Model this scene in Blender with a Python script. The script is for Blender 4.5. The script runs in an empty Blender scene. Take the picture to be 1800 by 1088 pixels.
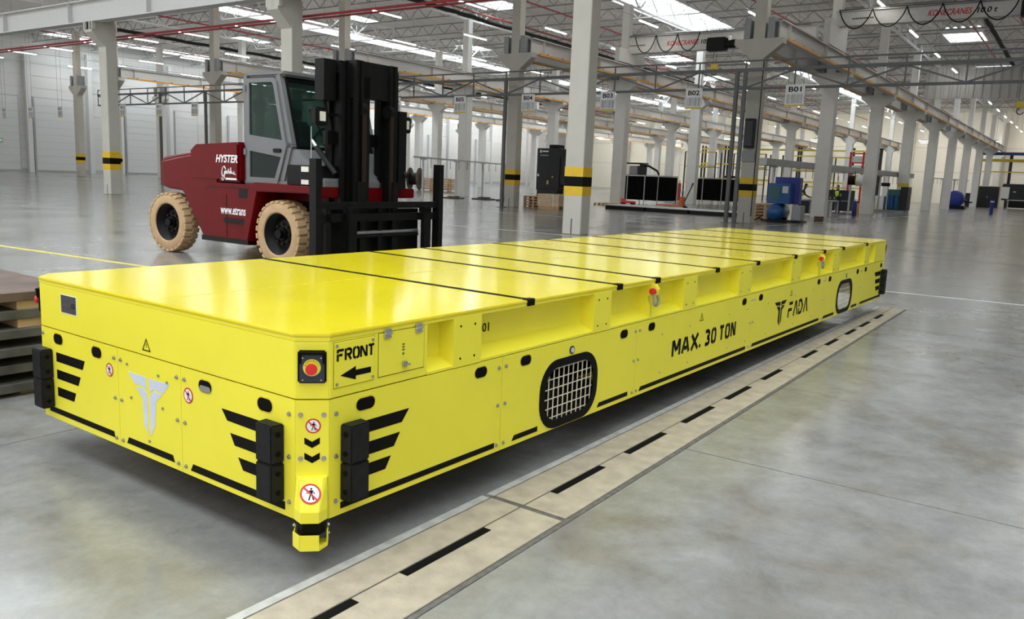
import bpy, bmesh, math, random
from mathutils import Vector, Matrix
random.seed(7)
SC = bpy.context.scene
COL = SC.collection
# ------------------------------------------------------------------ camera
CAM_POS = Vector((-2.0356, -2.4199, 1.6))
FW = Vector((0.79829306, 0.58035451, -0.16098704))
RT = Vector((0.59287971, -0.80426856, 0.04056771))
UP = Vector((0.10593316, 0.12783087, 0.98612242))
cd = bpy.data.cameras.new('camera'); cam = bpy.data.objects.new('camera', cd); COL.objects.link(cam)
m3 = Matrix((RT, UP, -FW)).transposed()
cam.matrix_world = Matrix.Translation(CAM_POS) @ m3.to_4x4()
cd.sensor_width = 36.0; cd.lens = 1447.5 / 1800 * 36; cd.clip_start = 0.05; cd.clip_end = 600
SC.camera = cam
# ------------------------------------------------------------------ world, exposure
wd = bpy.data.worlds.new('overcast_sky'); SC.world = wd; wd.use_nodes = True
bg = wd.node_tree.nodes['Background']; bg.inputs[0].default_value = (1.0, 0.985, 0.965, 1); bg.inputs[1].default_value = 1.25
SC.view_settings.view_transform = 'Standard'; SC.view_settings.look = 'None'
SC.view_settings.gamma = 1.0; SC.view_settings.use_curve_mapping = False
SC.view_settings.exposure = 0.0
SKYLIGHT = 5.5      # brightness of the daylit roof glazing
LAMP = 45.0         # brightness of the tube lamps
try:
    SC.cycles.max_bounces = 8; SC.cycles.diffuse_bounces = 4; SC.cycles.glossy_bounces = 4
    SC.cycles.transparent_max_bounces = 8; SC.cycles.caustics_reflective = False; SC.cycles.caustics_refractive = False
    SC.cycles.sample_clamp_indirect = 5.0; SC.cycles.sample_clamp_direct = 14.0; SC.cycles.use_denoising = True
except Exception: pass

# ------------------------------------------------------------------ materials
def node_mat(name):
    m = bpy.data.materials.new(name); m.use_nodes = True
    nt = m.node_tree; b = nt.nodes['Principled BSDF']
    return m, nt, b
def mat(name, col, rough=0.5, metal=0.0, var=0.06, scale=6.0, coat=0.0, spec=0.5, bump=0.0, bscale=60.0):
    m, nt, b = node_mat(name)
    tc = nt.nodes.new('ShaderNodeTexCoord'); nz = nt.nodes.new('ShaderNodeTexNoise'); nz.inputs['Scale'].default_value = scale
    nz.inputs['Detail'].default_value = 4
    nt.links.new(tc.outputs['Object'], nz.inputs['Vector'])
    rp = nt.nodes.new('ShaderNodeValToRGB'); rp.color_ramp.elements[0].position = .3; rp.color_ramp.elements[1].position = .7
    rp.color_ramp.elements[0].color = tuple(max(0, c * (1 - var)) for c in col) + (1,)
    rp.color_ramp.elements[1].color = tuple(min(1, c * (1 + var)) for c in col) + (1,)
    nt.links.new(nz.outputs['Fac'], rp.inputs['Fac']); nt.links.new(rp.outputs['Color'], b.inputs['Base Color'])
    b.inputs['Roughness'].default_value = rough; b.inputs['Metallic'].default_value = metal
    b.inputs['Specular IOR Level'].default_value = spec
    if coat: b.inputs['Coat Weight'].default_value = coat; b.inputs['Coat Roughness'].default_value = .08
    if bump:
        n2 = nt.nodes.new('ShaderNodeTexNoise'); n2.inputs['Scale'].default_value = bscale
        nt.links.new(tc.outputs['Object'], n2.inputs['Vector'])
        bp = nt.nodes.new('ShaderNodeBump'); bp.inputs['Strength'].default_value = bump; bp.inputs['Distance'].default_value = .01
        nt.links.new(n2.outputs['Fac'], bp.inputs['Height']); nt.links.new(bp.outputs['Normal'], b.inputs['Normal'])
    return m
def emit(name, col, s):
    m, nt, b = node_mat(name)
    b.inputs['Base Color'].default_value = col + (1,); b.inputs['Emission Color'].default_value = col + (1,)
    b.inputs['Emission Strength'].default_value = s; b.inputs['Roughness'].default_value = .4
    return m
def glass(name, tint, alpha):
    m = bpy.data.materials.new(name); m.use_nodes = True; nt = m.node_tree
    b = nt.nodes['Principled BSDF']; b.inputs['Base Color'].default_value = tint + (1,); b.inputs['Roughness'].default_value = .03
    tr = nt.nodes.new('ShaderNodeBsdfTransparent'); tr.inputs[0].default_value = (.55, .68, .64, 1)
    mx = nt.nodes.new('ShaderNodeMixShader'); mx.inputs[0].default_value = alpha
    nt.links.new(tr.outputs[0], mx.inputs[1]); nt.links.new(b.outputs[0], mx.inputs[2])
    nt.links.new(mx.outputs[0], nt.nodes['Material Output'].inputs['Surface'])
    return m
def floor_mat():
    m, nt, b = node_mat('polished_concrete')
    N = nt.nodes.new; Lk = nt.links.new
    tc = N('ShaderNodeTexCoord')
    n1 = N('ShaderNodeTexNoise'); n1.inputs['Scale'].default_value = .55; n1.inputs['Detail'].default_value = 8; n1.inputs['Roughness'].default_value = .62
    n2 = N('ShaderNodeTexNoise'); n2.inputs['Scale'].default_value = 3.2; n2.inputs['Detail'].default_value = 12; n2.inputs['Roughness'].default_value = .78; n2.inputs['Distortion'].default_value = .15
    mp = N('ShaderNodeMapping'); mp.inputs['Scale'].default_value = (1, 1, 1); mp.inputs['Rotation'].default_value = (0, 0, .5)
    n3 = N('ShaderNodeTexNoise'); n3.inputs['Scale'].default_value = 1.3; n3.inputs['Detail'].default_value = 6; n3.inputs['Distortion'].default_value = 1.2
    Lk(tc.outputs['Object'], n1.inputs['Vector']); Lk(tc.outputs['Object'], n2.inputs['Vector'])
    Lk(tc.outputs['Object'], mp.inputs['Vector']); Lk(mp.outputs[0], n3.inputs['Vector'])
    a = N('ShaderNodeMath'); a.operation = 'MULTIPLY_ADD'; a.inputs[1].default_value = .6
    Lk(n2.outputs['Fac'], a.inputs[0])
    h = N('ShaderNodeMath'); h.operation = 'MULTIPLY'; h.inputs[1].default_value = .4
    Lk(n1.outputs['Fac'], h.inputs[0]); Lk(h.outputs[0], a.inputs[2])
    rp = N('ShaderNodeValToRGB'); e = rp.color_ramp.elements
    e[0].position = .36; e[0].color = (.165, .162, .156, 1); e[1].position = .66; e[1].color = (.325, .321, .311, 1)
    Lk(a.outputs[0], rp.inputs['Fac'])
    rp2 = N('ShaderNodeValToRGB'); e = rp2.color_ramp.elements
    e[0].position = .50; e[0].color = (1, 1, 1, 1); e[1].position = .70; e[1].color = (.84, .79, .72, 1)
    Lk(n3.outputs['Fac'], rp2.inputs['Fac'])
    mx = N('ShaderNodeMix'); mx.data_type = 'RGBA'; mx.blend_type = 'MULTIPLY'; mx.inputs[0].default_value = 1
    Lk(rp.outputs[0], mx.inputs[6]); Lk(rp2.outputs[0], mx.inputs[7]); Lk(mx.outputs[2], b.inputs['Base Color'])
    rr = N('ShaderNodeMapRange'); rr.inputs[1].default_value = .3; rr.inputs[2].default_value = .7
    rr.inputs[3].default_value = .13; rr.inputs[4].default_value = .24
    Lk(n1.outputs['Fac'], rr.inputs[0]); Lk(rr.outputs[0], b.inputs['Roughness'])
    b.inputs['Specular IOR Level'].default_value = .5
    return m
M = dict(
    floor=floor_mat(),
    yellow=mat('yellow_paint', (.88, .79, .05), .38, var=.025, scale=3, spec=.35),
    yellow_top=mat('yellow_deck_paint', (.80, .655, .018), .12, var=.05, scale=1.6, spec=.5),
    yellow_in=mat('yellow_inside', (.70, .60, .03), .4),
    black=mat('black_vinyl', (.004, .004, .004), .5, spec=.1),
    wire=mat('pale_wire', (.72, .68, .50), .45),
    rubber=mat('black_rubber', (.009, .009, .009), .6, var=.3, scale=30, bump=.2, spec=.25),
    dark=mat('dark_inside', (.006, .006, .006), .8, spec=.05),  # near-black, also stands for the shade inside slots and holes
    navy=mat('dark_blue_plastic', (.02, .026, .05), .4),
    red=mat('red_plastic', (.72, .02, .03), .35),
    redline=mat('red_print', (.62, .012, .03), .45),
    white=mat('white_print', (.82, .82, .82), .5),
    silver=mat('polished_steel', (.62, .62, .62), .25, 1.0),
    zinc=mat('zinc_steel', (.45, .46, .47), .38, .9),
    logo=mat('silver_logo_print', (.62, .68, .80), .35),
    plate=mat('engraved_plate', (.055, .055, .06), .45, var=.4, scale=90),
    column=mat('column_concrete', (.52, .495, .435), .75, var=.05, scale=2, bump=.1),
    beam=mat('beam_paint', (.60, .59, .57), .5, var=.03),
    steel=mat('grey_steel_paint', (.10, .103, .105), .45, var=.08),
    galv=mat('galvanised_steel', (.42, .43, .44), .45, .6),
    whitesteel=mat('white_steel_paint', (.80, .80, .80), .45, var=.03),
    joist=mat('joist_paint', (.30, .30, .295), .5, var=.03),
    curtain_metal=mat('smoke_curtain_metal', (.40, .40, .385), .6, var=.04),
    column2=mat('column_pale', (.74, .73, .70), .7, var=.04, scale=2),  # paler copy of the column colour for the farther columns
    deck=mat('roof_deck', (.80, .79, .76), .6, var=.04),
    orange=mat('orange_conductor', (.78, .36, .04), .45),
    redpipe=mat('sprinkler_red', (.36, .03, .035), .4),
    blackpipe=mat('pipe_insulation', (.012, .012, .013), .8, var=.5, scale=20, bump=.4),
    hazard=mat('warning_yellow', (.74, .47, .015), .5),
    wall=mat('white_panel_wall', (.60, .60, .59), .6, var=.02),
    cream=mat('cream_panel_wall', (.90, .86, .75), .6, var=.03),
    door=mat('door_panel', (.58, .59, .59), .5, var=.02),
    doorframe=mat('door_frame', (.42, .43, .44), .5),
    kerb=mat('old_concrete_kerb', (.42, .36, .27), .85, var=.16, scale=9, bump=.5, bscale=40),
    kerbdark=mat('joint_filler', (.13, .12, .105), .9, var=.3, scale=25),
    worn=mat('worn_concrete_edge', (.44, .43, .40), .85, var=.2, scale=12),
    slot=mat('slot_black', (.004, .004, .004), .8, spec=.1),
    lineyellow=mat('yellow_floor_paint', (.62, .52, .09), .5, var=.15, scale=3),
    linewhite=mat('white_floor_paint', (.52, .52, .50), .5, var=.15, scale=3),
    flred=mat('forklift_red', (.12, .0015, .003), .34, var=.06, spec=.16),
    flgrey=mat('forklift_grey', (.165, .167, .17), .42, var=.04, spec=.3),
    flblack=mat('forklift_black', (.005, .005, .005), .45, var=.3, scale=12, spec=.2),
    tyre=mat('tan_rubber', (.47, .31, .165), .75, var=.10, scale=7, bump=.15),
    rim=mat('black_rim', (.004, .004, .004), .4, spec=.12),
    glass=glass('tinted_glass', (.02, .035, .03), .35),
    seat=mat('seat_black', (.016, .016, .016), .7),
    chain=mat('chain_rust', (.04, .024, .016), .5, .6),
    lampglass=mat('work_light', (.75, .72, .62), .3),
    rust=mat('rusty_steel', (.11, .068, .05), .65, var=.35, scale=4, bump=.2),
    plateedge=mat('mill_steel', (.075, .072, .064), .6, .1, var=.4, scale=5),
    wood=mat('pallet_wood', (.55, .36, .19), .75, var=.2, scale=8, bump=.3),
    lightwood=mat('crate_wood', (.66, .50, .33), .75, var=.12, scale=6),
    darkgrey=mat('machine_dark_grey', (.03, .033, .034), .5, spec=.25),
    midgrey=mat('machine_mid_grey', (.30, .31, .32), .5),
    lightgrey=mat('machine_light_grey', (.60, .60, .59), .5),
    blue=mat('compressor_blue', (.012, .085, .27), .35),
    blue2=mat('machine_blue', (.006, .02, .24), .35),
    teal=mat('machine_teal', (.03, .12, .12), .45),
    curtain=mat('curtain_black', (.004, .004, .004), .6, spec=.05),
    orange2=mat('pallet_truck_orange', (.75, .17, .02), .4),
    hivis=mat('hi_vis_vest', (.62, .85, .05), .6),
    cloth=mat('dark_work_clothes', (.02, .022, .03), .8),
    skin=mat('skin', (.55, .33, .24), .55),
    hair=mat('dark_hair', (.03, .02, .015), .7),
    rackyellow=mat('rack_yellow', (.70, .52, .06), .5),
    green=mat('exit_green', (.02, .30, .12), .5),
    crane=mat('crane_paint', (.62, .61, .585), .5),
    sky=emit('daylit_glazing', (.88, .96, 1.0), SKYLIGHT),
    lamp=emit('lamp_tube', (1.0, .98, .92), LAMP),
)
# ------------------------------------------------------------------ mesh builder
class MB:
    def __init__(s): s.v = []; s.f = []
    def add(s, vs, fs):
        o = len(s.v); s.v += [tuple(a) for a in vs]; s.f += [tuple(i + o for i in f) for f in fs]; return s
    def box(s, x0, x1, y0, y1, z0, z1):
        x0, x1 = min(x0, x1), max(x0, x1); y0, y1 = min(y0, y1), max(y0, y1); z0, z1 = min(z0, z1), max(z0, z1)
        return s.add([(x0,y0,z0),(x1,y0,z0),(x1,y1,z0),(x0,y1,z0),(x0,y0,z1),(x1,y0,z1),(x1,y1,z1),(x0,y1,z1)],
                     [(0,3,2,1),(4,5,6,7),(0,1,5,4),(1,2,6,5),(2,3,7,6),(3,0,4,7)])
    def prism(s, pts, ext):
        pts = [Vector(p) for p in pts]; e = Vector(ext); n = len(pts)
        nm = Vector((0, 0, 0))
        for i in range(n): nm += pts[i].cross(pts[(i + 1) % n])
        if nm.dot(e) < 0: pts = pts[::-1]
        vs = pts + [p + e for p in pts]
        fs = [tuple(range(n - 1, -1, -1)), tuple(range(n, 2 * n))] + [(i, (i + 1) % n, n + (i + 1) % n, n + i) for i in range(n)]
        return s.add(vs, fs)
    def bar(s, p0, p1, w, h=None, up=(0, 0, 1)):
        h = h or w; p0 = Vector(p0); p1 = Vector(p1); d = (p1 - p0).normalized(); upv = Vector(up)
        if abs(d.dot(upv)) > .98: upv = Vector((1, 0, 0))
        a = d.cross(upv).normalized(); b = a.cross(d)
        a *= w / 2; b *= h / 2
        q = [-a - b, a - b, a + b, -a + b]
        return s.add([p0 + k for k in q] + [p1 + k for k in q], [(0,3,2,1),(4,5,6,7),(0,1,5,4),(1,2,6,5),(2,3,7,6),(3,0,4,7)])
    def cyl(s, p0, p1, r, r2=None, n=14, cap=True):
        r2 = r if r2 is None else r2; p0 = Vector(p0); p1 = Vector(p1); d = (p1 - p0).normalized()
        u = d.cross(Vector((0, 0, 1)) if abs(d.z) < .9 else Vector((1, 0, 0))).normalized(); w = d.cross(u)
        vs = []
        for p, rr in ((p0, r), (p1, r2)):
            for i in range(n):
                t = 2 * math.pi * i / n; vs.append(p + (u * math.cos(t) + w * math.sin(t)) * rr)
        fs = [(i, (i + 1) % n, n + (i + 1) % n, n + i) for i in range(n)]
        if cap: fs += [tuple(range(n - 1, -1, -1)), tuple(range(n, 2 * n))]
        return s.add(vs, fs)
    def tube(s, path, r, n=6):
        path = [Vector(p) for p in path]; vs = []; fs = []
        pu = None
        for k, p in enumerate(path):
            d = (path[min(k + 1, len(path) - 1)] - path[max(k - 1, 0)]).normalized()
            u = d.cross(Vector((0, 0, 1))) if pu is None else pu - d * pu.dot(d)
            if u.length < 1e-4: u = d.cross(Vector((1, 0, 0)))
            u.normalize(); pu = u; w = d.cross(u)
            for i in range(n):
                t = 2 * math.pi * i / n; vs.append(p + (u * math.cos(t) + w * math.sin(t)) * r)
        for k in range(len(path) - 1):
            for i in range(n): fs.append((k*n+i, k*n+(i+1)%n, (k+1)*n+(i+1)%n, (k+1)*n+i))
        fs += [tuple(range(n - 1, -1, -1)), tuple(range((len(path)-1)*n, len(path)*n))]
        return s.add(vs, fs)
    def lathe(s, prof, n=24, o=(0, 0, 0), axis='z'):
        vs = []; fs = []; k = len(prof); o = Vector(o)
        for i in range(n):
            t = 2 * math.pi * i / n; c, q = math.cos(t), math.sin(t)
            for r, h in prof:
                vs.append(o + (Vector((r*c, r*q, h)) if axis == 'z' else Vector((r*c, h, r*q)) if axis == 'y' else Vector((h, r*c, r*q))))
        for i in range(n):
            for j in range(k - 1):
                a, b_, c2, d = i*k+j, ((i+1)%n)*k+j, ((i+1)%n)*k+j+1, i*k+j+1
                fs.append((a, b_, c2, d))
        return s.add(vs, fs)
    def build(s, name, material, parent=None, smooth=False, bevel=0, label=None, rel=True, seg=2):
        me = bpy.data.meshes.new(name)
        off = Vector((0, 0, 0))
        p = parent
        while p is not None and rel and p.get('_w'):
            off = Vector(p['_w']); break
        me.from_pydata([tuple(Vector(v) - off) for v in s.v], [], s.f)
        bm = bmesh.new(); bm.from_mesh(me); bmesh.ops.recalc_face_normals(bm, faces=bm.faces)
        if bevel:
            es = [e for e in bm.edges if len(e.link_faces) == 2 and e.calc_face_angle(0) > .5]
            bmesh.ops.bevel(bm, geom=es, offset=bevel, segments=seg, affect='EDGES', clamp_overlap=True)
        bm.to_mesh(me); bm.free()
        if smooth:
            for p_ in me.polygons: p_.use_smooth = True
            try: me.set_sharp_from_angle(angle=.7)
            except Exception: pass
        me.materials.append(material)
        o = bpy.data.objects.new(name, me); COL.objects.link(o)
        if parent is not None:
            o.parent = parent
            if parent.get('_w'): o['_w'] = parent['_w']
        if label: o['label'] = label
        return o
def tag(o, label, cat, group=None):
    o['label'] = label; o['category'] = cat
    if group: o['group'] = group
    return o
def thing(name, label, cat, loc=(0, 0, 0), rz=0.0, group=None, world=False):
    o = bpy.data.objects.new(name, None); COL.objects.link(o); o.location = loc; o.rotation_euler = (0, 0, rz)
    o.empty_display_size = .2
    tag(o, label, cat, group)
    if world: o['_w'] = tuple(loc)      # parts are given in world coordinates
    return o
def struct(o, kind='structure'): o['kind'] = kind; return o
def dup(root, loc=None, rz=None, label=None, group=None):
    def cp(o, par):
        c = o.copy(); COL.objects.link(c)
        if par is not None: c.parent = par
        for ch in list(o.children): cp(ch, c)
        return c
    r = cp(root, None)
    if loc is not None: r.location = loc
    if rz is not None: r.rotation_euler = (0, 0, rz)
    if label: r['label'] = label
    if group: r['group'] = group
    return r
def text_mesh(s, shear=0.0, bold=0.0):
    cu = bpy.data.curves.new('t', 'FONT'); cu.body = s; cu.size = 1; cu.shear = shear; cu.offset = bold; cu.resolution_u = 3
    o = bpy.data.objects.new('t', cu); COL.objects.link(o)
    bpy.context.view_layer.update()
    me = bpy.data.meshes.new_from_object(o.evaluated_get(bpy.context.evaluated_depsgraph_get()))
    vs = [v.co.copy() for v in me.vertices]; fs = [tuple(p.vertices) for p in me.polygons]
    bpy.data.objects.remove(o); bpy.data.curves.remove(cu); bpy.data.meshes.remove(me)
    return vs, fs
def text(mb, s, org, ex, ey, w=None, h=.1, shear=0.0, bold=0.0):
    """lettering with lower left corner at org, running along ex, upright along ey"""
    vs, fs = text_mesh(s, shear, bold)
    x0 = min(v.x for v in vs); x1 = max(v.x for v in vs); y0 = min(v.y for v in vs); y1 = max(v.y for v in vs)
    sy = h / (y1 - y0); sx = w / (x1 - x0) if w else sy
    org = Vector(org); ex = Vector(ex); ey = Vector(ey)
    return mb.add([org + ex * ((v.x - x0) * sx) + ey * ((v.y - y0) * sy) for v in vs], fs)
# stencil strokes on a 0..1 x 0..1 cell
GL = {
 'Φ': [[(.1,.92),(1,.92)],[(0,0),(0,.56)],[(0,.5),(.85,.5)]],
 'F': [[(0,0),(0,.62)],[(0,.70),(0,1)],[(0,.93),(1,.93)],[(.2,.52),(.8,.52)]],
 'R': [[(0,0),(0,1)],[(.28,.93),(.75,.93),(.95,.8),(.95,.62),(.75,.48),(.28,.48)],[(.5,.4),(.95,0)]],
 'O': [[(.38,0.03),(.1,.15),(.02,.5),(.1,.85),(.38,.97)],[(.62,.97),(.9,.85),(.98,.5),(.9,.15),(.62,.03)]],
 '0': [[(.38,0.03),(.1,.15),(.02,.5),(.1,.85),(.38,.97)],[(.62,.97),(.9,.85),(.98,.5),(.9,.15),(.62,.03)]],
 'N': [[(0,0),(0,1)],[(.12,.95),(.88,.05)],[(1,0),(1,1)]],
 'T': [[(0,.93),(.4,.93)],[(.6,.93),(1,.93)],[(.5,0),(.5,1)]],
 'M': [[(0,0),(0,1)],[(.08,1),(.5,.3)],[(.58,.36),(.92,1)],[(1,0),(1,1)]],
 'A': [[(0,0),(.42,1)],[(.58,1),(1,0)],[(.3,.3),(.7,.3)]],
 'X': [[(0,0),(.42,.45)],[(.55,.58),(1,1)],[(0,1),(1,0)]],
 '3': [[(.05,.93),(.7,.93),(.92,.8),(.85,.6),(.5,.52)],[(.5,.48),(.92,.36),(.92,.15),(.7,.06),(.05,.06)]],
 'D': [[(0,0),(0,.4)],[(0,.5),(0,1)],[(.2,.95),(.6,.9),(.97,.5),(.6,.1),(.2,.05)]],
 '.': [[(.1,0),(.1,.22)]],
 'Λ': [[(0,0),(.45,1)],[(.58,1),(1,0)]],
}
def stroke_text(mb, s, org, ex, ey, w, h, th, adv, gap):
    org = Vector(org); ex = Vector(ex); ey = Vector(ey); x = 0
    for ch in s:
        if ch == ' ': x += adv * .7; continue
        cw = w * (.25 if ch == '.' else 1)
        for pl in GL[ch]:
            for (a, b_), (c, d) in zip(pl[:-1], pl[1:]):
                p = Vector((x + a * cw, b_ * h)); q = Vector((x + c * cw, d * h)); t = (q - p).normalized(); n = Vector((-t.y, t.x)) * th / 2
                e = t * (th * .18 if len(pl) > 2 else 0)
                c4 = [p - e + n, p - e - n, q + e - n, q + e + n]
                mb.add([org + ex * k.x + ey * k.y for k in c4], [(0, 1, 2, 3)])
        x += cw + gap
    return mb
# hall frame: u along the long crane bays, v across them
TH = 0.022
def hp(u, v, z=0.0): return Vector((u * math.cos(TH) - v * math.sin(TH), u * math.sin(TH) + v * math.cos(TH), z))
U = [18.35, 32.45, 43.81, 55.17, 66.53, 77.89, 89.25, 100.61, 111.97, 123.3, 134.7]
V = [9.71, 21.89, 34.07, 46.25, 58.44, 70.62]
# ------------------------------------------------------------------ setting
CEIL = 13.2
fl = struct(MB().box(-12, 140, -18, 90, -.3, 0).build('floor', M['floor']))
# saw-cut joints in the slab
def flat(pts, z0, z1): return MB().prism([(x, y, z0) for x, y in pts], (0, 0, z1 - z0))
def strip2(p, q, w, z0, z1):
    p = Vector((p[0], p[1])); q = Vector((q[0], q[1])); d = (q - p).normalized(); n = Vector((-d.y, d.x)) * w / 2
    return flat([tuple(p + n), tuple(p - n), tuple(q - n), tuple(q + n)], z0, z1)
for p, q in [((2.5, -.47), (2.68, -9)), ((8.4, -.3), (8.6, -9)), ((-.6, 2.42), (14, 2.75)), ((14.2, -9), (13.6, 40)), ((20.5, -10), (20, 60)), ((-8, 6.2), (30, 6.5))]:
    strip2(p, q, .008, .0, .0012).build('saw_cut_joint', M['kerbdark'], fl)
# painted lines
strip2((4.1, 16), (4.75, 9.2), .11, 0, .003).build('yellow_line', M['lineyellow'], fl)
strip2((12.05, 1.6), (12.75, -9), .10, 0, .003).build('white_line', M['linewhite'], fl)
strip2((17.0, 30), (17.6, 4.5), .10, 0, .003).build('white_line', M['linewhite'], fl)
strip2((25, 62), (26.5, 14), .10, 0, .003).build('white_line', M['linewhite'], fl)
strip2((30, 80), (30.3, 46), .16, 0, .003).build('white_line', M['linewhite'], fl)
strip2((29.5, 9), (80, 8.4), .10, 0, .003).build('white_line', M['linewhite'], fl)
# cable channel of old concrete slabs with slots
yl = lambda x: -.095 + .0182 * x
yr = lambda x: -.525 + .0315 * x
yj = lambda x: -.275 + .0222 * x
ch = tag(flat([(-4.6, yr(-4.6) - .03), (10.15, yr(10.15) - .02), (10.15, yl(10.15) + .02), (-4.6, yl(-4.6) + .03)], 0, .004).build('floor_channel', M['kerbdark']),
         'long strip of beige concrete channel covers sunk in the floor along the yellow platform', 'channel')
xs = [-4.6, -1.3, 1.1, 10.12]
for a, b in zip(xs[:-1], xs[1:]):
    a += .018; b -= .018
    flat([(a, yj(a) + .005), (b, yj(b) + .005), (b, yl(b)), (a, yl(a))], .004, .010).build('slab', M['kerb'], ch, bevel=.003, seg=1)
    flat([(a, yl(a) + .012), (b, yl(b) + .012), (b, yl(b) + .06), (a, yl(a) + .055)], 0, .006).build('worn_edge', M['worn'], ch)
    flat([(a, yr(a)), (b, yr(b)), (b, yj(b) - .003), (a, yj(a) - .003)], .004, .010).build('slab', M['kerb'], ch, bevel=.003, seg=1)
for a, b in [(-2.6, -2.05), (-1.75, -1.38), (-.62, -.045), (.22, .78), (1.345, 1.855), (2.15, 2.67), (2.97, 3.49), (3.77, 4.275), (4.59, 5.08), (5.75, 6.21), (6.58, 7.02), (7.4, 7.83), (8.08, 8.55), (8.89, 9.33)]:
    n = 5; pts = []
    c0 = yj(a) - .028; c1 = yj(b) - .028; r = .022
    flat([(a, c0 - r), (b, c1 - r), (b, c1 + r), (a, c0 + r)], .006, .0115).build('slot', M['slot'], ch, bevel=0)  # no hole cut: black plate stands for the shade in the slot
# ceiling: corrugated deck with skylights, girders, joists and pipes as its parts
mb = MB(); prof = []
v = -17.0
while v < 84:
    prof += [(v, 0), (v + .22, 0), (v + .27, .09), (v + .45, .09)]; v += .5
vs = []
for u0 in (-10, 138):
    for (vv, dz) in prof: vs.append(hp(u0, vv, CEIL + dz))
n = len(prof); mb.add(vs, [(i, i + 1, n + i + 1, n + i) for i in range(n - 1)])
ceil = struct(mb.build('ceiling', M['deck']))
def skylight(u0, u1, v0, v1):
    c = hp((u0 + u1) / 2, (v0 + v1) / 2, 0); du, dv = (u1 - u0) / 2, (v1 - v0) / 2
    o = MB().box(-du, du, -dv, dv, CEIL - .10, CEIL - .07).build('skylight', M['sky'], ceil, rel=False); o.location = c; o.rotation_euler = (0, 0, TH)
    f = MB()
    for s in (-1, 1):
        f.box(-du - .12, du + .12, s * dv - .06, s * dv + .06, CEIL - .35, CEIL + .02)
        f.box(s * du - .06, s * du + .06, -dv, dv, CEIL - .35, CEIL + .02)
    k = max(1, int(2 * du / 2.5))
    for i in range(1, k): f.box(-du + i * 2 * du / k - .03, -du + i * 2 * du / k + .03, -dv, dv, CEIL - .18, CEIL - .05)
    f.build('skylight_frame', M['whitesteel'], o, rel=False)
SKY = [(34, 76, 50, 53.2), (38, 70, 77.6, 80.6), (46, 60, 20.8, 24.6), (43, 46, 44.4, 46), (57.5, 61, 44.6, 46.6), (43.5, 46.5, 31, 33.4), (69, 73, 30, 33), (46, 50, 62, 64),
       (82, 122, 50, 53.2), (82, 122, 21, 24), (76, 120, 77.6, 80.6), (66, 70, 5.6, 8.2), (84, 88, 5, 8), (100, 104, 5, 8), (84, 88, 32, 35), (100, 103, 44, 47),
       (66, 70, -9, -6), (46, 50, -9, -6), (84, 88, -9, -6),
       (7, 9.6, -8.5, 80), (-7, -2.5, -13, 40), (.8, 3.6, -9, 40)]  # unseen strips over the near bay, added to light the platform
for s in SKY: skylight(*s)
# lattice girders along the column rows, one per bay
def girder_parts(Lg, pair):
    par, web = pair
    z0, z1 = 11.85, 13.05
    ch_ = MB().box(-Lg / 2, Lg / 2, -.05, .05, z1 - .1, z1).box(-Lg / 2, Lg / 2, -.06, .06, z0, z0 + .11)
    wb = MB(); k = 4; st = Lg / k
    for i in range(k):
        a = -Lg / 2 + i * st
        wb.bar((a, 0, z1 - .05), (a + st / 2, 0, z0 + .05), .085); wb.bar((a + st / 2, 0, z0 + .05), (a + st, 0, z1 - .05), .085)
        wb.bar((a + st / 2, 0, z0), (a + st / 2, 0, z1), .045)
        wb.bar((a + st * .25, 0, (z0 + z1) / 2), (a + st * .5, 0, z1 - .05), .04); wb.bar((a + st * .75, 0, (z0 + z1) / 2), (a + st * .5, 0, z1 - .05), .04)
    return ch_, wb
proto = {}
def roof_part(kind, key, mk, loc, rz):
    if key not in proto:
        a, b, nm, sub, m_ = mk()
        o = a.build(nm, m_, ceil, rel=False); w = b.build(sub, m_, o, rel=False); proto[key] = o; first = o
    else:
        src = proto[key]; first = src.copy(); COL.objects.link(first); first.parent = ceil
        for c in src.children: d = c.copy(); COL.objects.link(d); d.parent = first
    first.location = loc; first.rotation_euler = (0, 0, rz)
for j, vv in enumerate(V):
    for i in range(0, 10):
        Lg = round(U[i + 1] - U[i], 2)
        def mk():
            a, b = girder_parts(Lg, (0, 0)); return a, b, 'roof_girder', 'girder_web', M['whitesteel']
        roof_part('g', ('g', Lg), mk, hp((U[i] + U[i + 1]) / 2, vv), TH)
def joist_mesh(Lj):
    z0, z1 = 12.25, 13.05
    a = MB().box(-.04, .04, -Lj / 2, Lj / 2, z1 - .07, z1).box(-.035, .035, -Lj / 2, Lj / 2, z0, z0 + .07)
    b = MB(); k = max(4, int(Lj / 1.5)); st = Lj / k
    for i in range(k):
        y = -Lj / 2 + i * st
        b.bar((0, y, z1 - .04), (0, y + st / 2, z0 + .04), .04); b.bar((0, y + st / 2, z0 + .04), (0, y + st, z1 - .04), .04)
    return a, b
spans = [(-14.7, V[0])] + [(V[j], V[j + 1]) for j in range(5)] + [(V[5], 82.6)]
us = []
for i in range(0, 9): us += [U[i], (U[i] + U[i + 1]) / 2]
us = us[1:]
for u_ in us:
    for a, b in spans:
        Lj = round(b - a, 1)
        def mk():
            x, y = joist_mesh(Lj); return x, y, 'roof_joist', 'joist_web', M['joist']
        roof_part('j', ('j', Lj), mk, hp(u_, (a + b) / 2), TH)
for u_ in (2.0, 8.0, 13.5):
    for a, b in spans[1:4]:
        Lj = round(b - a, 1)
        roof_part('j', ('j', Lj), mk, hp(u_, (a + b) / 2), TH)
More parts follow.
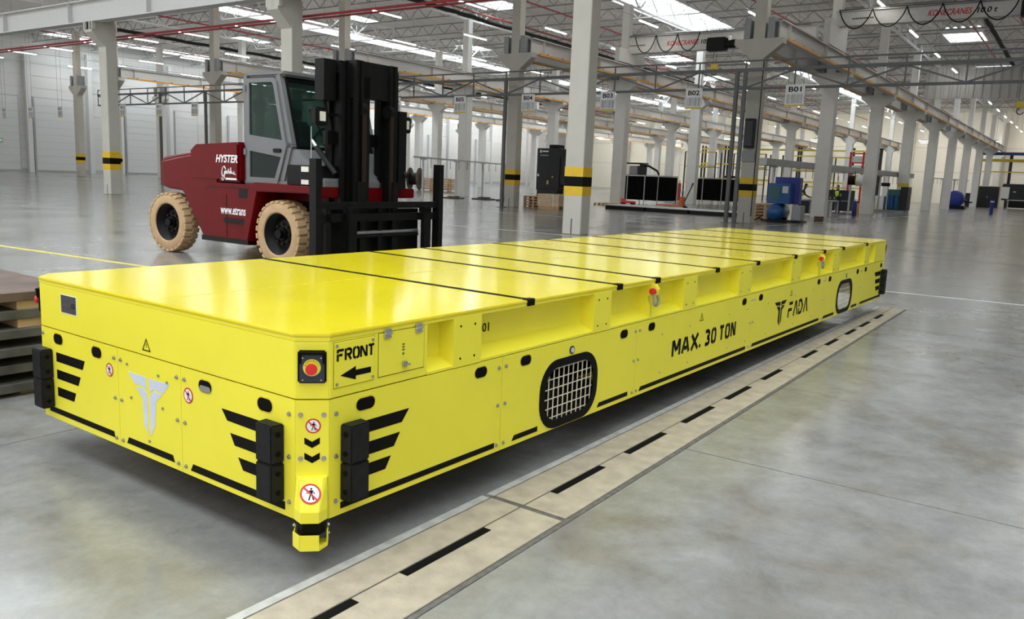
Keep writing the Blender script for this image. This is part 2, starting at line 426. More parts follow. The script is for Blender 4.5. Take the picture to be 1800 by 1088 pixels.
# purlin-like wind braces and services under the deck
def pipe_u(name, m_, v_, z_, r_, u0, u1, n=8):
    MB().cyl(hp(u0, v_, z_), hp(u1, v_, z_), r_, n=n).build(name, m_, ceil, rel=False, smooth=True)
for v_, z_ in [(2.6, 12.0), (5.3, 12.0), (15.2, 12.1), (27.6, 12.1), (33.0, 12.2), (49.2, 12.6), (55.6, 12.1), (76.6, 12.6), (66.5, 12.2)]:
    pipe_u('sprinkler_pipe', M['redpipe'], v_, z_, .055, 33, 134)
for v_ in (31.7, 61.4, 4.0):
    mb = MB(); pth = [hp(34 + k * .9, v_ + random.uniform(-.02, .02), 11.5 + random.uniform(-.03, .03) - .004 * k) for k in range(100)]
    mb.tube(pth, .13, 8).build('insulated_drain_pipe', M['blackpipe'], ceil, rel=False, smooth=True)
MB().cyl(hp(U[0] + .55, -10, 6.95), hp(U[0] + .55, 80, 6.95), .045, n=8).build('sprinkler_pipe', M['redpipe'], ceil, rel=False)
MB().cyl(hp(U[0] + 1.2, -10, 7.0), hp(U[0] + 1.2, 80, 7.0), .035, n=8).build('sprinkler_pipe', M['redpipe'], ceil, rel=False)
# ribbed smoke curtain hung across the right-hand bays
mb = MB(); pr = []; v = -14.7
while v < 8.6: pr += [(v, 0), (v + .3, 0), (v + .34, .06), (v + .5, .06)]; v += .54
n = len(pr)
mb.add([hp(66.9 + d, a, z) for z in (8.4, 10.6) for a, d in pr], [(i, i + 1, n + i + 1, n + i) for i in range(n - 1)])
tag(mb.build('smoke_curtain', M['curtain_metal']), 'ribbed grey metal smoke curtain hanging across the bay under the far roof', 'smoke curtain')
MB().box(0, .12, 0, .01, 0, 1)
# ------------------------------------------------------------------ walls
def wallbox(u0, u1, v0, v1, z0, z1, name, m_, parent=None):
    c = hp(u0, v0); o = MB().box(0, u1 - u0, 0, v1 - v0, z0, z1).build(name, m_, parent, rel=False)
    o.location = c; o.rotation_euler = (0, 0, TH); return o
wl = struct(wallbox(-10, 138, 82.8, 83.1, 0, CEIL, 'wall_left', M['wall']))
wb_ = struct(wallbox(137, 137.3, -17, 83, 0, CEIL, 'wall_back', M['cream']))
wr = struct(wallbox(-10, 138, -17.3, -17, 0, CEIL, 'wall_right', M['wall']))
k = 0
def childbox(par, u0, u1, v0, v1, z0, z1, name, m_):
    o = MB().box(0, u1 - u0, 0, v1 - v0, z0, z1).build(name, m_, par, rel=False)
    pu = hp(u0, v0); d = pu - par.location; c, s = math.cos(-TH), math.sin(-TH)
    o.location = (d.x * c - d.y * s, d.x * s + d.y * c, 0); return o
for z in [1.15 * i for i in range(1, 12)]:
    childbox(wl, -10, 138, 82.775, 82.8, z - .012, z + .012, 'cladding_joint', M['doorframe'])
for n_, (a, b) in enumerate([(31.2, 36.6), (37.9, 41.9), (47.2, 51.5), (52.9, 55.9), (60, 64.4), (72, 76.4), (84, 88.4), (96, 100.4), (108, 112.4)]):
    d = struct(wallbox(a, b, 82.6, 82.8, 0, 7.2, 'door_%d' % (n_ + 1), M['doorframe']))
    for q in range(10):
        o = MB().box(.12, b - a - .12, -.05, .01, .2 + q * .69, .2 + q * .69 + .665).build('door_panel', M['door'], d, rel=False)
for n_, u_ in enumerate([30.5, 37.2, 43.2, 46.4, 52.2, 57.5, 66.5, 78, 89, 100.6, 112, 123]):
    struct(wallbox(u_, u_ + .45, 82.3, 82.8, 0, 11.8, 'trim_%d' % (n_ + 1), M['wall']))
# lower plinth
struct(wallbox(-10, 138, 82.74, 82.8, 0, .35, 'baseboard_left', M['doorframe']))
for z in (4.6, 8.2):
    childbox(wb_, 136.96, 137, -17, 83, z - .02, z + .02, 'cladding_joint', M['doorframe'])
for n_, v_ in enumerate(range(-15, 82, 12)):
    struct(wallbox(136.6, 137, v_, v_ + .4, 0, 11.8, 'trim_%d' % (n_ + 20), M['column']))
ex = thing('exit_sign', 'small green and white exit sign on the far left wall', 'sign', hp(34.6, 82.5, 0), TH)
MB().box(-.35, .35, 0, .05, 2.7, 3.1).build('sign_board', M['green'], ex)
MB().box(.08, .3, -.01, 0, 2.78, 3.02).build('pictogram', M['white'], ex)
# ------------------------------------------------------------------ columns
ORD = ['first', 'second', 'third', 'fourth', 'fifth', 'sixth', 'seventh', 'eighth', 'ninth', 'tenth', 'eleventh', 'twelfth', 'thirteenth', 'fourteenth', 'fifteenth', 'sixteenth']
def make_column(kind):
    t = thing('column', 'x', 'column')
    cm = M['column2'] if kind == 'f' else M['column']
    a_, b_ = (.30, .36) if kind == 'f' else (.25, .3)
    MB().box(-a_, a_, -b_, b_, 0, 6.8 if kind != 'u' else 6.6).build('shaft', cm, t, bevel=.02, seg=1)
    if kind == 'u':      # carries a beam on the camera side
        MB().prism([(.25, -.29, 6.4), (-.25, -.29, 6.4), (-.85, -.29, 6.95), (-.85, -.29, 7.38), (.25, -.29, 7.38)], (0, .58, 0)).build('corbel', M['column'], t)
        MB().box(-.85, -.70, -.36, .36, 7.05, 7.38).build('bearing_block', M['column'], t)
    else:
        MB().prism([(-.24, -.3, 6.75), (-.24, -1.0, 7.3), (-.24, -1.0, 7.52), (-.24, 1.0, 7.52), (-.24, 1.0, 7.3), (-.24, .3, 6.75)], (.48, 0, 0)).build('corbel', cm, t)
        for s in (-1, 1):
            b = MB().box(-.3, .3, s * .50, s * .52, 7.52, 8.32).box(-.3, -.27, s * .36, s * .62, 7.52, 8.32).box(.27, .3, s * .36, s * .62, 7.52, 8.32)
            b.build('beam_bracket', M['midgrey'], t)
    MB().box(-.22, .22, -.24, .24, 6.7, 11.9).build('upper_shaft', cm, t)
    if kind == 'f': return t
    for z0, z1, m_ in ((1.10, 1.36, 'hazard'), (1.36, 1.63, 'black'), (1.63, 1.9, 'hazard')):
        MB().box(-.253, .253, -.303, .303, z0, z1).build('warning_band', M[m_], t)
    MB().box(-.256, -.25, -.02, .02, .02, .45).build('earthing_strip', M['steel'], t)
    return t
pc = make_column('r'); pu_ = make_column('u'); pf = make_column('f'); used_f = False
CL = {(0, 0): 'big concrete column with yellow and black bands right behind the yellow platform',
      (0, 1): 'concrete column rising straight behind the red forklift cab',
      (0, 2): 'left concrete column with yellow and black bands under the heavy beam',
      (1, 0): 'banded concrete column with dark control box, left of the blue compressor',
      (1, 1): 'banded concrete column behind the B04 sign, beside the dark filter machine',
      (1, 2): 'concrete column half hidden behind the black forklift mast',
      (1, 3): 'concrete column directly behind the forklift cab door window',
      (1, 4): 'far concrete column half hidden behind the left banded column',
      (2, 0): 'concrete column between the B01 sign and the workbench', (2, 1): 'concrete column under the B03 sign',
      (2, 2): 'slim concrete column under the B05 sign', (3, 0): 'concrete column behind the blue gas cylinder',
      (3, 1): 'concrete column under the B02 sign between the black curtain booths', (3, 2): 'pale column rising behind the dark filter machine',
      (3, 3): 'pale bluish column seen just right of the forklift mast', (4, 0): 'column behind the teal machine under the right crane runway'}
RN = ['the crane runway beside the blue compressor', 'the crane runway over the B04 sign', 'the crane runway behind the forklift mast', 'the crane runway behind the forklift cab', 'the crane runway starting beside the left banded column', 'the roof before the far white wall']
used_r = used_u = False
COLS = {}
for i in range(0, 11):
    for j in range(0, 6):
        if i == 0 and j > 3: continue
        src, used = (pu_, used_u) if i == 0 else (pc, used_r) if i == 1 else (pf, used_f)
        loc = hp(U[i], V[j])
        if (i, j) == (1, 5): loc = Vector((33.6, 69.6, 0))
        o = src if not used else dup(src)
        if i == 0: used_u = True
        elif i == 1: used_r = True
        else: used_f = True
        o.location = loc; o.rotation_euler = (0, 0, TH)
        if (i, j) in CL: o['label'] = CL[(i, j)]; o['group'] = 'hall columns'
        else: o['label'] = '%s concrete column back in the row under %s' % (ORD[i], RN[j]); o['group'] = 'hall columns'
        if i == 0 and (i, j) not in CL: o['label'] = 'concrete column outside the left edge under the heavy beam'
        COLS[(i, j)] = o
# heavy beam on the near column line
def beam_obj(name, label, cat, u0, u1, v_, z0, z1, along_u=True, m_='beam', w=.36, conductor=False, stiff=5.7, group=None, cside=1):
    t = thing(name, label, cat, hp(u0, v_) if along_u else hp(v_, u0), TH if along_u else TH + math.pi / 2, group)
    Lb = u1 - u0
    MB().box(0, Lb, -w / 2, w / 2, z1 - .05, z1).build('top_flange', M[m_], t)
    MB().box(0, Lb, -w / 2, w / 2, z0, z0 + .05).build('bottom_flange', M[m_], t)
    MB().box(0, Lb, -.02, .02, z0 + .05, z1 - .05).build('web', M[m_], t)
    x = 1.0
    st = MB().box(0, .03, -w / 2, w / 2, z0 + .05, z1 - .05)
    me = None
    while x < Lb:
        if me is None: o = MB().box(-.015, .015, -w / 2 + .01, w / 2 - .01, z0 + .05, z1 - .05).build('stiffener', M[m_], t); me = o
        else: o = me.copy(); COL.objects.link(o); o.parent = t
        o.location = (x, 0, 0); x += stiff
    MB().box(0, Lb, -.04, .04, z1, z1 + .06).build('crane_rail', M['steel'], t)
    if conductor:
        yv = cside * (w / 2 + .08)
        MB().box(.4, Lb, yv - .035, yv + .035, z0 - .06, z0 + .05).build('conductor_bar', M['orange'], t)
        x = 1.2; me = None
        while x < min(Lb, 60):
            if me is None: o = MB().box(-.03, .03, min(0, yv) , max(0, yv), z0 + .05, z0 + .09).build('bracket', M['chain'], t); me = o
            else: o = me.copy(); COL.objects.link(o); o.parent = t
            o.location = (x, 0, 0); x += 1.42
    return t
beam_obj('crane_beam', 'heavy pale crane beam running across the top left corner over the near columns', 'beam', -14, 66, U[0] - .62, 7.38, 8.3, along_u=False, w=.45, stiff=6.09)
for j in range(5):
    for s in (-1, 1):
        if j == 4 and s == 1: continue
        side = 'near' if s < 0 else 'far'
        beam_obj('crane_runway_beam', 'pale beam with orange conductor bar, %s one of %s' % (side, RN[j]), 'beam',
                 U[1] + .1, 134, V[j] + s * .72, 7.52, 8.25, conductor=True, group='crane runway beams', cside=1 if s > 0 else -1)
# ------------------------------------------------------------------ lamps
def make_lamp():
    t = thing('tube_lamp', 'x', 'lamp')
    MB().box(-1.15, 1.15, -.05, .05, .05, .1).build('housing', M['whitesteel'], t)
    MB().box(-1.12, 1.12, -.045, .045, 0, .05).build('tube', M['lamp'], t)
    for x in (-.9, .9): MB().cyl((x, 0, .1), (x, 0, 2.2), .006, n=4).build('wire', M['steel'], t)
    return t
lp = make_lamp(); first = True
for kk in range(-2, 13):
    vr = 6.95 + 6.06 * kk
    if kk < 0: vr = 6.95 + 8.5 * kk
    u_ = 32.9 if kk < 6 else 25.0
    name = {0: 'along the runway beside the blue compressor', 1: 'above the banded compressor column'}.get(kk)
    q_ = 0
    lab = 'roof tube lamp in the row %s' % (name or (('outermost on the right', 'second outermost on the right')[kk + 2] if kk < 0 else ['above the B02 sign', 'above the B03 sign', 'above the B04 sign', 'above the B05 sign', 'behind the forklift mast top', 'behind the forklift cab roof', 'above the forklift engine hood', 'right of the left banded column', 'behind the left banded column', 'left of the left banded column', 'along the far left wall'][kk - 2]))
    while u_ < 131:
        o = lp if first else dup(lp); first = False
        o.location = hp(u_, vr, 10.13); o.rotation_euler = (0, 0, TH); o['label'] = ORD[q_] + ' ' + lab; o['group'] = lab[5:]; q_ += 1
        u_ += 8.05
    MB().cyl(hp(26, vr, 10.26), hp(133, vr, 10.26), .02, n=4).build('lamp_trunking', M['whitesteel'], ceil, rel=False)
for kk in range(12):  # extra lamp row, added to brighten the cream end wall
    o = dup(lp); o.location = hp(130.5, -12 + 7.6 * kk, 8.8); o.rotation_euler = (0, 0, TH + math.pi / 2)
    o['label'] = ORD[kk] + ' added tube lamp from the right brightening the cream end wall'; o['group'] = 'added tube lamps brightening the end wall'
def flood(u_, v_, rz, lab, grp):  # added fill lamps, aimed to brighten the far walls
    t = thing('wall_fill_lamp', lab, 'lamp', hp(u_, v_, 8.6), rz, grp)
    MB().prism([(0, -1.1, 0), (.35, -1.1, .5), (.30, -1.1, .55), (-.08, -1.1, .05)], (0, 2.2, 0)).build('housing', M['whitesteel'], t)
    MB().prism([(.02, -1.05, 0), (.36, -1.05, .48), (.37, -1.05, .47), (.03, -1.05, -.01)], (0, 2.1, 0)).build('light_panel', M['lamp'], t)
    for y in (-.8, .8): MB().cyl((.1, y, .3), (.1, y, 3.6), .012, n=4).build('hanger_rod', M['steel'], t)
for kk in range(12): flood(131.5, -12 + 7.6 * kk, TH, ORD[kk] + ' added fill lamp from the right brightening the cream end wall', 'added fill lamps for the end wall')
for kk in range(7): flood(63 + 10 * kk, 77.5, TH + math.pi / 2, ORD[kk] + ' added fill lamp brightening the far white side wall', 'added fill lamps for the side wall')
# ------------------------------------------------------------------ steel lattice carrying the bay signs
LU = 31.25
for (va, vb, lab, nm) in [(-12, 37.5, 'grey steel lattice gantry carrying the B01 to B05 signs', 'r'), (41.5, 58.6, 'grey steel lattice gantry with bay signs behind the forklift hood', 'l')]:
    t = thing('lattice_gantry', lab, 'gantry', hp(LU, va), TH)
    Lg = vb - va
    for z, w in ((6.5, .06), (6.15, .12), (5.42, .10)):
        MB().box(-w / 2, w / 2, 0, Lg, z - w / 2, z + w / 2).build('chord', M['steel'], t)
    k = int(Lg / 1.95); st = Lg / k; pv = pd = None
    for i in range(k + 1):
        if pv is None: o = pv = MB().box(-.025, .025, -.025, .025, 5.42, 6.5).build('vertical', M['steel'], t)
        else: o = pv.copy(); COL.objects.link(o); o.parent = t
        o.location = (0, i * st, 0)
    for i in range(k):
        if i % 2 == 0:
            o = MB().bar((0, i * st + .05, 6.1), (0, (i + 1) * st - .05, 5.46), .06).build('diagonal', M['steel'], t)
        else:
            o = MB().bar((0, i * st + .05, 5.46), (0, (i + 1) * st - .05, 6.1), .06).build('diagonal', M['steel'], t)
    posts = [(21.65 - va, 1), (10.12 - va, 1), (9.78 - va, 1)] if nm == 'r' else [(45.6 - va, 1), (50.7 - va, 1)]
    for y, _ in posts:
        MB().box(-.07, .07, y - .07, y + .07, 0, 6.15).build('post', M['steel'], t)
        MB().box(-.2, .2, y - .15, y + .15, 0, .02).build('foot_plate', M['steel'], t)
def sign(lab_txt, y, z, label):
    t = thing('bay_sign', label, 'sign', hp(LU - .09, y, z), TH, 'hanging bay signs')
    b = MB().box(-.012, .012, -.37, .37, -.42, .42).build('board', M['white'], t)
    for yy in (-.3, .3): MB().cyl((0, yy, .42), (0, yy, 1.0 if y < 60 else 7.9), .008, n=4).build('hanger_wire', M['steel'], t)
    MB().box(-.014, -.0125, -.36, .36, -.42, -.34).build('yellow_edge', M['rackyellow'], t)
    m_ = MB(); text(m_, lab_txt, (-.016, .25, .14), (0, -1, 0), (0, 0, 1), w=.5, h=.2, bold=.02); m_.build('lettering', M['black'], t)
    m_ = MB(); x = -.31
    for q in range(16):
        w_ = random.choice((.012, .02, .03)); m_.add([(-.016, -x, -.3), (-.016, -x - w_, -.3), (-.016, -x - w_, .05), (-.016, -x, .05)], [(0, 1, 2, 3)]); x += .04
    m_.build('bar_code', M['midgrey'], t)
for n_, (y, z) in enumerate([(7.72, 5.10), (11.9, 5.05), (15.97, 5.02), (20.26, 5.0), (24.4, 5.0)]):
    sign('B0%d' % (n_ + 1), y, z, 'white hanging bay sign reading B0%d with bar code' % (n_ + 1))
sign('B06', 28.8, 5.0, 'white hanging bay sign at the right edge of the forklift mast, B06')
for n_, y in enumerate([46.65, 50.7, 55.2, 64.0, 68.7, 73.2]):
    sign('B%02d' % (10 + n_), y, 5.0, ['white bay sign nearest the forklift cab', 'white bay sign in the middle of the three behind the forklift hood', 'white bay sign just right of the left banded column', 'white bay sign first left of the left banded column', 'white bay sign second left of the left banded column', 'white bay sign near the left edge of the picture'][n_])
# ------------------------------------------------------------------ bridge cranes
def crane(u_, va, vb, z0, z1, label, txt_v, tw, num_v, hoist_v, hook_z, small_v, stp, y_first, sag):
    t = thing('bridge_crane', label, 'crane', hp(u_, va), TH, 'bridge cranes')
    Lc = vb - va
    MB().box(-.2, .2, 0, Lc, z0, z1).build('girder', M['crane'], t, bevel=.02, seg=1)
    MB().box(-.3, .3, 0, Lc, z1, z1 + .05).build('top_flange', M['crane'], t)
    for y in (0, Lc):
        MB().box(-1.6, 1.6, y - .15, y + .15, 8.32, z0 + .2).build('end_carriage', M['crane'], t)
    m_ = MB(); text(m_, 'KONECRANES', (-.206, txt_v - va, (z0 + z1) / 2 - .13), (0, -1, 0), (0, 0, 1), w=tw, h=.27, shear=.3, bold=.02); m_.build('lettering', M['redline'], t)
    m_ = MB(); text(m_, '10.0 t', (-.206, num_v - va, (z0 + z1) / 2 - .12), (0, -1, 0), (0, 0, 1), w=.8, h=.24, shear=.2, bold=.02); m_.build('lettering', M['black'], t)
    m_ = MB()
    for q in range(11):
        y_ = small_v - va - q * .09; m_.add([(-.206, y_, (z0 + z1) / 2 - .05), (-.206, y_ - .055, (z0 + z1) / 2 - .05), (-.206, y_ - .055, (z0 + z1) / 2 + .03), (-.206, y_, (z0 + z1) / 2 + .03)], [(0, 1, 2, 3)])
    m_.build('small_print', M['black'], t)
    MB().box(-.62, -.58, .2, Lc - .2, z1 - .02, z1 + .04).box(-.62, .3, Lc - .5, Lc - .46, z1 + .04, z1 + .07).box(-.62, .3, .5, .54, z1 + .04, z1 + .07).build('festoon_track', M['steel'], t)
    # festoon cable loops
    y = y_first - va
    while y - stp > hoist_v - va:
        pts = []
        for q in range(13):
            s = q / 12; pts.append((-.6, y - s * stp, z1 - .02 - sag * (1 - (2 * s - 1) ** 2) ** .8))
        MB().tube(pts, .028, 6).build('festoon_cable', M['black'], t, smooth=True)
        y -= stp
    if hook_z:
        y = hoist_v - va
        MB().box(-.8, -.2, y - .7, y + .35, z0 - .15, z0 + .55).build('hoist_body', M['flblack'], t, bevel=.05)
        MB().cyl((-.5, y - .7, z0 + .2), (-.5, y - 1.2, z0 + .2), .22, n=14).build('hoist_motor', M['flblack'], t)
        MB().cyl((-.55, y - .9, z0 + .35), (-.55, y - .9, z0 + .62), .1, n=10).build('hoist_filter', M['white'], t)
        MB().cyl((-.5, y, z0), (-.5, y, hook_z + .3), .012, n=5).cyl((-.5, y - .2, z0), (-.5, y - .2, hook_z + .3), .012, n=5).build('rope', M['steel'], t)
        MB().box(-.6, -.4, y - .3, y + .1, hook_z + .15, hook_z + .45).build('hook_block', M['rackyellow'], t, bevel=.04)
        MB().tube([(-.5, y - .1 + .13 * math.sin(a * .5), hook_z + .02 + .13 * math.cos(a * .5)) for a in range(0, 10)], .03, 6).build('hook', M['steel'], t, smooth=True)
    return t
crane(43.0, V[0] + .72, V[1] - .72, 8.9, 9.82, 'bridge crane with black hoist and hook between the compressor column and the B03 sign', 18.77, 1.95, 16.72, 15.8, 7.6, 21.1, 1.32, 20.6 + .0, .95)
crane(41.0, -14.0, V[0] - .72, 9.32, 9.98, 'bridge crane reading KONECRANES 10.0 t hanging over the open right bay', 4.96, 1.8, 2.98, .9, 5.2, 8.25, 1.48, 8.75, .85)
# ------------------------------------------------------------------ yellow transfer platform
L, W, C = 9.6256, 2.2922, .0933
ZT, ZS, ZB = .9626, .696, .2
cart = thing('transfer_platform', 'long bright yellow low transfer platform with black stripes and MAX 30 TON lettering', 'platform', (L / 2, W / 2, 0), 0, world=True)
def outline(o=0.0, c=C):
    return [(c, -o), (L - c, -o), (L + o, c), (L + o, W - c), (L - c, W + o), (c, W + o), (-o, W - c), (-o, c)]
# deck plate
deck = flat(outline(.004), ZT - .016, ZT).build('deck_plate', M['yellow_top'], cart, bevel=.004, seg=2)
# edge angle just under the deck
flat(outline(0), ZT - .03, ZT - .016).build('edge_trim', M['yellow'], cart)
# groove between deck plates
for (a, b) in [((.06, 1.14), (1.47, 1.14)), ((1.52, 1.14), (8.6, 1.14)), ((.42, .02), (.42, 1.13))][:2]:
    strip2(a, b, .006, ZT, ZT + .0006).build('deck_seam', M['yellow_in'], deck)
# black lashing straps
for (xn, xf) in [(1.452, 1.515), (2.402, 2.51), (2.919, 3.12), (3.927, 4.10), (4.80, 4.98), (5.80, 5.92), (6.74, 6.74), (7.46, 7.45), (8.50, 8.66)]:
    s = strip2((xn, -.003), (xf, W + .003), .034, ZT, ZT + .003).build('deck_strap', M['black'], cart)
    MB().box(xn - .03, xn + .03, -.012, .03, ZT - .03, ZT + .007).build('strap_clip', M['black'], s, bevel=.003, seg=1)
# upper frame: end boxes, web, flanges and plates
PK = .09
def boxpart(name, m_, *a, bevel=0, parent=cart): return MB().box(*a).build(name, M[m_], parent, bevel=bevel)
z0, z1 = ZS + .002, ZT - .03
xe0, xe1 = .664, L - .66
flat([(C, 0), (xe0, 0), (xe0, W), (C, W), (0, W - C), (0, C)], z0, z1).build('front_frame_box', M['yellow'], cart, bevel=.004, seg=2)
flat([(xe1, 0), (L - C, 0), (L, C), (L, W - C), (L - C, W), (xe1, W)], z0, z1).build('rear_frame_box', M['yellow'], cart, bevel=.004, seg=2)
boxpart('longitudinal_web', 'yellow', xe0, xe1, PK, PK + .012, z0, z1)
boxpart('longitudinal_web', 'yellow', xe0, xe1, W - PK - .012, W - PK, z0, z1)
for s in (0, 1):
    ya, yb = (0, PK) if s == 0 else (W - PK, W)
    MB().prism([(xe0, ya if s == 0 else yb, z0), (xe0, yb if s == 0 else ya, z0), (xe0, yb if s == 0 else ya, z0 + .055), (xe0, ya if s == 0 else yb, z0 + .012)], (xe1 - xe0, 0, 0)).build('bottom_flange', M['yellow'], cart)
plates = [(.84, 1.045), (2.11, 2.31), (3.35, 3.57), (4.40, 4.68), (5.72, 6.0), (7.1, 7.37), (8.46, 8.68)]
for a, b in plates:
    for s in (0, 1):
        yy = (-.003, .012) if s == 0 else (W - .012, W + .003)
        p_ = boxpart('face_plate', 'yellow', a, b, yy[0], yy[1], z0, z1)
        yw = (.012, PK) if s == 0 else (W - PK, W - .012)
        boxpart('rib', 'yellow', a, a + .012, yw[0], yw[1], z0, z1); boxpart('rib', 'yellow', b - .012, b, yw[0], yw[1], z0, z1)
        if s == 0:
            for q in ((a + .05, z0 + .04), (b - .05, z0 + .04), (a + .05, z1 - .04), (b - .05, z1 - .04)):
                MB().cyl((q[0], -.0042, q[1]), (q[0], .002, q[1]), .006, n=8).build('bolt_hole', M['dark'], p_)
for a in (2.84, 6.60):
    MB().prism([(a, PK, z0), (a, .002, z0), (a, .002, z0 + .085), (a, .022, z0 + .125), (a, .022, z0 + .15), (a, -.045, z0 + .165), (a, -.052, z1 - .03), (a, -.03, z1), (a, PK, z1)], (.022, 0, 0)).build('lifting_rib', M['yellow'], cart)
# shackles on the lifting ribs
for x in (2.851, 6.611):
    e = MB().cyl((x - .045, -.022, z1 - .045), (x - .02, -.022, z1 - .045), .021, n=14).build('shackle_pin_head', M['redline'], cart, smooth=True)
    MB().cyl((x - .03, -.022, z1 - .045), (x + .035, -.022, z1 - .045), .010, n=10).build('shackle_pin', M['zinc'], e, smooth=True)
    pts = [(x - .026, -.022, z1 - .04)] + [(x - .03 * math.cos(t) * (1 + .25 * math.sin(t)), -.034, z1 - .105 - .036 * math.sin(t)) for t in [math.pi * q / 10 for q in range(11)]] + [(x + .026, -.022, z1 - .04)]
    MB().tube(pts, .0095, 8).build('shackle_bow', M['zinc'], e, smooth=True)
# skirt panels with slots and vents ---------------------------------------------------------
def obround(cx, cz, hw, hh, n=10, sq=None):
    r = sq or min(hw, hh); pts = []
    for sx, sz, t0 in ((1, 1, 0), (-1, 1, 90), (-1, -1, 180), (1, -1, 270)):
        for q in range(n + 1):
            t = math.radians(t0 + 90 * q / n); pts.append((cx + sx * (hw - r) + r * math.cos(t), cz + sz * (hh - r) + r * math.sin(t)))
    return pts
def holed_panel(name, m_, x0, x1, za, zb, hole, y, th, parent):
    bm = bmesh.new(); out = [(x0, za), (x1, za), (x1, zb), (x0, zb)]
    loops = []
    for lp_ in (out, hole):
        vs = [bm.verts.new((a, y, b)) for a, b in lp_]; loops.append(vs)
        for i in range(len(vs)): bm.edges.new((vs[i], vs[(i + 1) % len(vs)]))
    bmesh.ops.triangle_fill(bm, use_beauty=True, use_dissolve=False, edges=bm.edges[:])
    g = bmesh.ops.extrude_face_region(bm, geom=bm.faces[:])
    for e in g['geom']:
        if isinstance(e, bmesh.types.BMVert): e.co.y += th
    bmesh.ops.recalc_face_normals(bm, faces=bm.faces)
    me = bpy.data.meshes.new(name); off = Vector(parent['_w'])
    for v_ in bm.verts: v_.co -= off
    bm.to_mesh(me); bm.free(); me.materials.append(m_)
    o = bpy.data.objects.new(name, me); COL.objects.link(o); o.parent = parent; o['_w'] = parent['_w']; return o
ZU = ZS - .002
side_x = [C, 1.231, 2.68, 4.76, 6.86, 8.36, L - C]
vents = {1: (1.885, .402, .305, .197), 4: (7.70, .398, .32, .19)}
def side_decal(name, m_, pts, parent, y=-.0012, side=0):
    """flat sticker on the long side, points (x, z)"""
    yy = y if side == 0 else W - y
    return MB().prism([(a, yy, b) for a, b in pts], (0, .001 if side == 0 else -.001, 0)).build(name, M[m_], parent)
def front_decal(name, m_, pts, parent, x=-.0012):
    return MB().prism([(x, a, b) for a, b in pts], (.001, 0, 0)).build(name, M[m_], parent)
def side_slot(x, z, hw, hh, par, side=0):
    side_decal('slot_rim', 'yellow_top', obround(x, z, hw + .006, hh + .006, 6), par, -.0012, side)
    return side_decal('grip_slot', 'dark', obround(x, z, hw, hh, 6), par, -.0024, side)  # flat dark sheet painting the shade inside the slot
def bolt(p, n, par, r=.0075):
    p = Vector(p); n = Vector(n)
    MB().cyl(p, p + n * .002, r * 1.35, n=10).cyl(p + n * .002, p + n * .008, r, n=6).build('bolt', M['zinc'], par)
side_panels = []
for side in (0, 1):
    for i in range(6):
        a, b = side_x[i] + .0015, side_x[i + 1] - .0015
        y = 0 if side == 0 else W - .008
        if i in vents:
            cx, cz, hw, hh = vents[i]
            p_ = holed_panel('skirt_panel', M['yellow'], a, b, ZB, ZU, obround(cx, cz, hw - .03, hh - .03, 8, .14), y, .008, cart)
            ring_o, ring_i = obround(cx, cz, hw, hh, 8, .165), obround(cx, cz, hw - .045, hh - .045, 8, .13)
            yf = -.005 if side == 0 else W - .001
            n = len(ring_o); mb = MB()
            mb.add([(q[0], yf, q[1]) for q in ring_o] + [(q[0], yf, q[1]) for q in ring_i] + [(q[0], yf + .006, q[1]) for q in ring_o] + [(q[0], yf + .006, q[1]) for q in ring_i],
                   [(k, (k + 1) % n, n + (k + 1) % n, n + k) for k in range(n)] + [(2*n + k, 3*n + k, 3*n + (k + 1) % n, 2*n + (k + 1) % n) for k in range(n)] +
                   [(k, 2*n + k, 2*n + (k + 1) % n, (k + 1) % n) for k in range(n)] + [(n + k, n + (k + 1) % n, 3*n + (k + 1) % n, 3*n + k) for k in range(n)])
            g = mb.build('vent_frame', M['black'], p_)
            yw = .012 if side == 0 else W - .012
            w1 = hw - .03; h1 = hh - .03
            for k in range(11):
                x = cx - w1 + 2 * w1 * (k + .5) / 11
                ext = h1 if abs(x - cx) < w1 - .14 else h1 - .14 + math.sqrt(max(0, .14 ** 2 - (abs(x - cx) - w1 + .14) ** 2))
                MB().cyl((x, yw, cz - ext), (x, yw, cz + ext), .0035, n=5).build('grille_wire', M['wire'], g)
            for k in range(6):
                z = cz - h1 + 2 * h1 * (k + .5) / 6
                ext = w1 if abs(z - cz) < h1 - .14 else w1 - .14 + math.sqrt(max(0, .14 ** 2 - (abs(z - cz) - h1 + .14) ** 2))
                MB().cyl((cx - ext, yw + .004, z), (cx + ext, yw + .004, z), .0035, n=5).build('grille_wire', M['wire'], g)
        else:
            p_ = MB().box(a, b, y, y + .008, ZB, ZU).build('skirt_panel', M['yellow'], cart)
        side_panels.append(p_)
        if side == 0:
            for x in (a, b):
                if x < .2 or x > L - .2: continue
                for z in (.64, .445, .235):
                    bolt((x + (.028 if x == a else -.028), 0, z), (0, -1, 0), p_)
SP = side_panels[:6]
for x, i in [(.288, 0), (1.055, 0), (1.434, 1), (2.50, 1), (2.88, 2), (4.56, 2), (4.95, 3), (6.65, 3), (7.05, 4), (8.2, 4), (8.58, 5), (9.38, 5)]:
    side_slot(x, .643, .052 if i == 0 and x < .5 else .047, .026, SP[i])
# black tape along the lower edge
for x0, x1, i, sk in [(.154, 1.185, 0, 0), (1.335, 1.572, 1, .02), (2.21, 2.595, 1, .02), (2.75, 4.67, 2, .02), (4.81, 6.77, 3, .02), (6.92, 7.33, 4, .02), (8.05, 8.3, 4, .02), (8.45, 9.5, 5, .02)]:
    side_decal('edge_tape', 'black', [(x0, .224), (x1, .224), (x1, .252), (x0 + sk, .252)], SP[i])
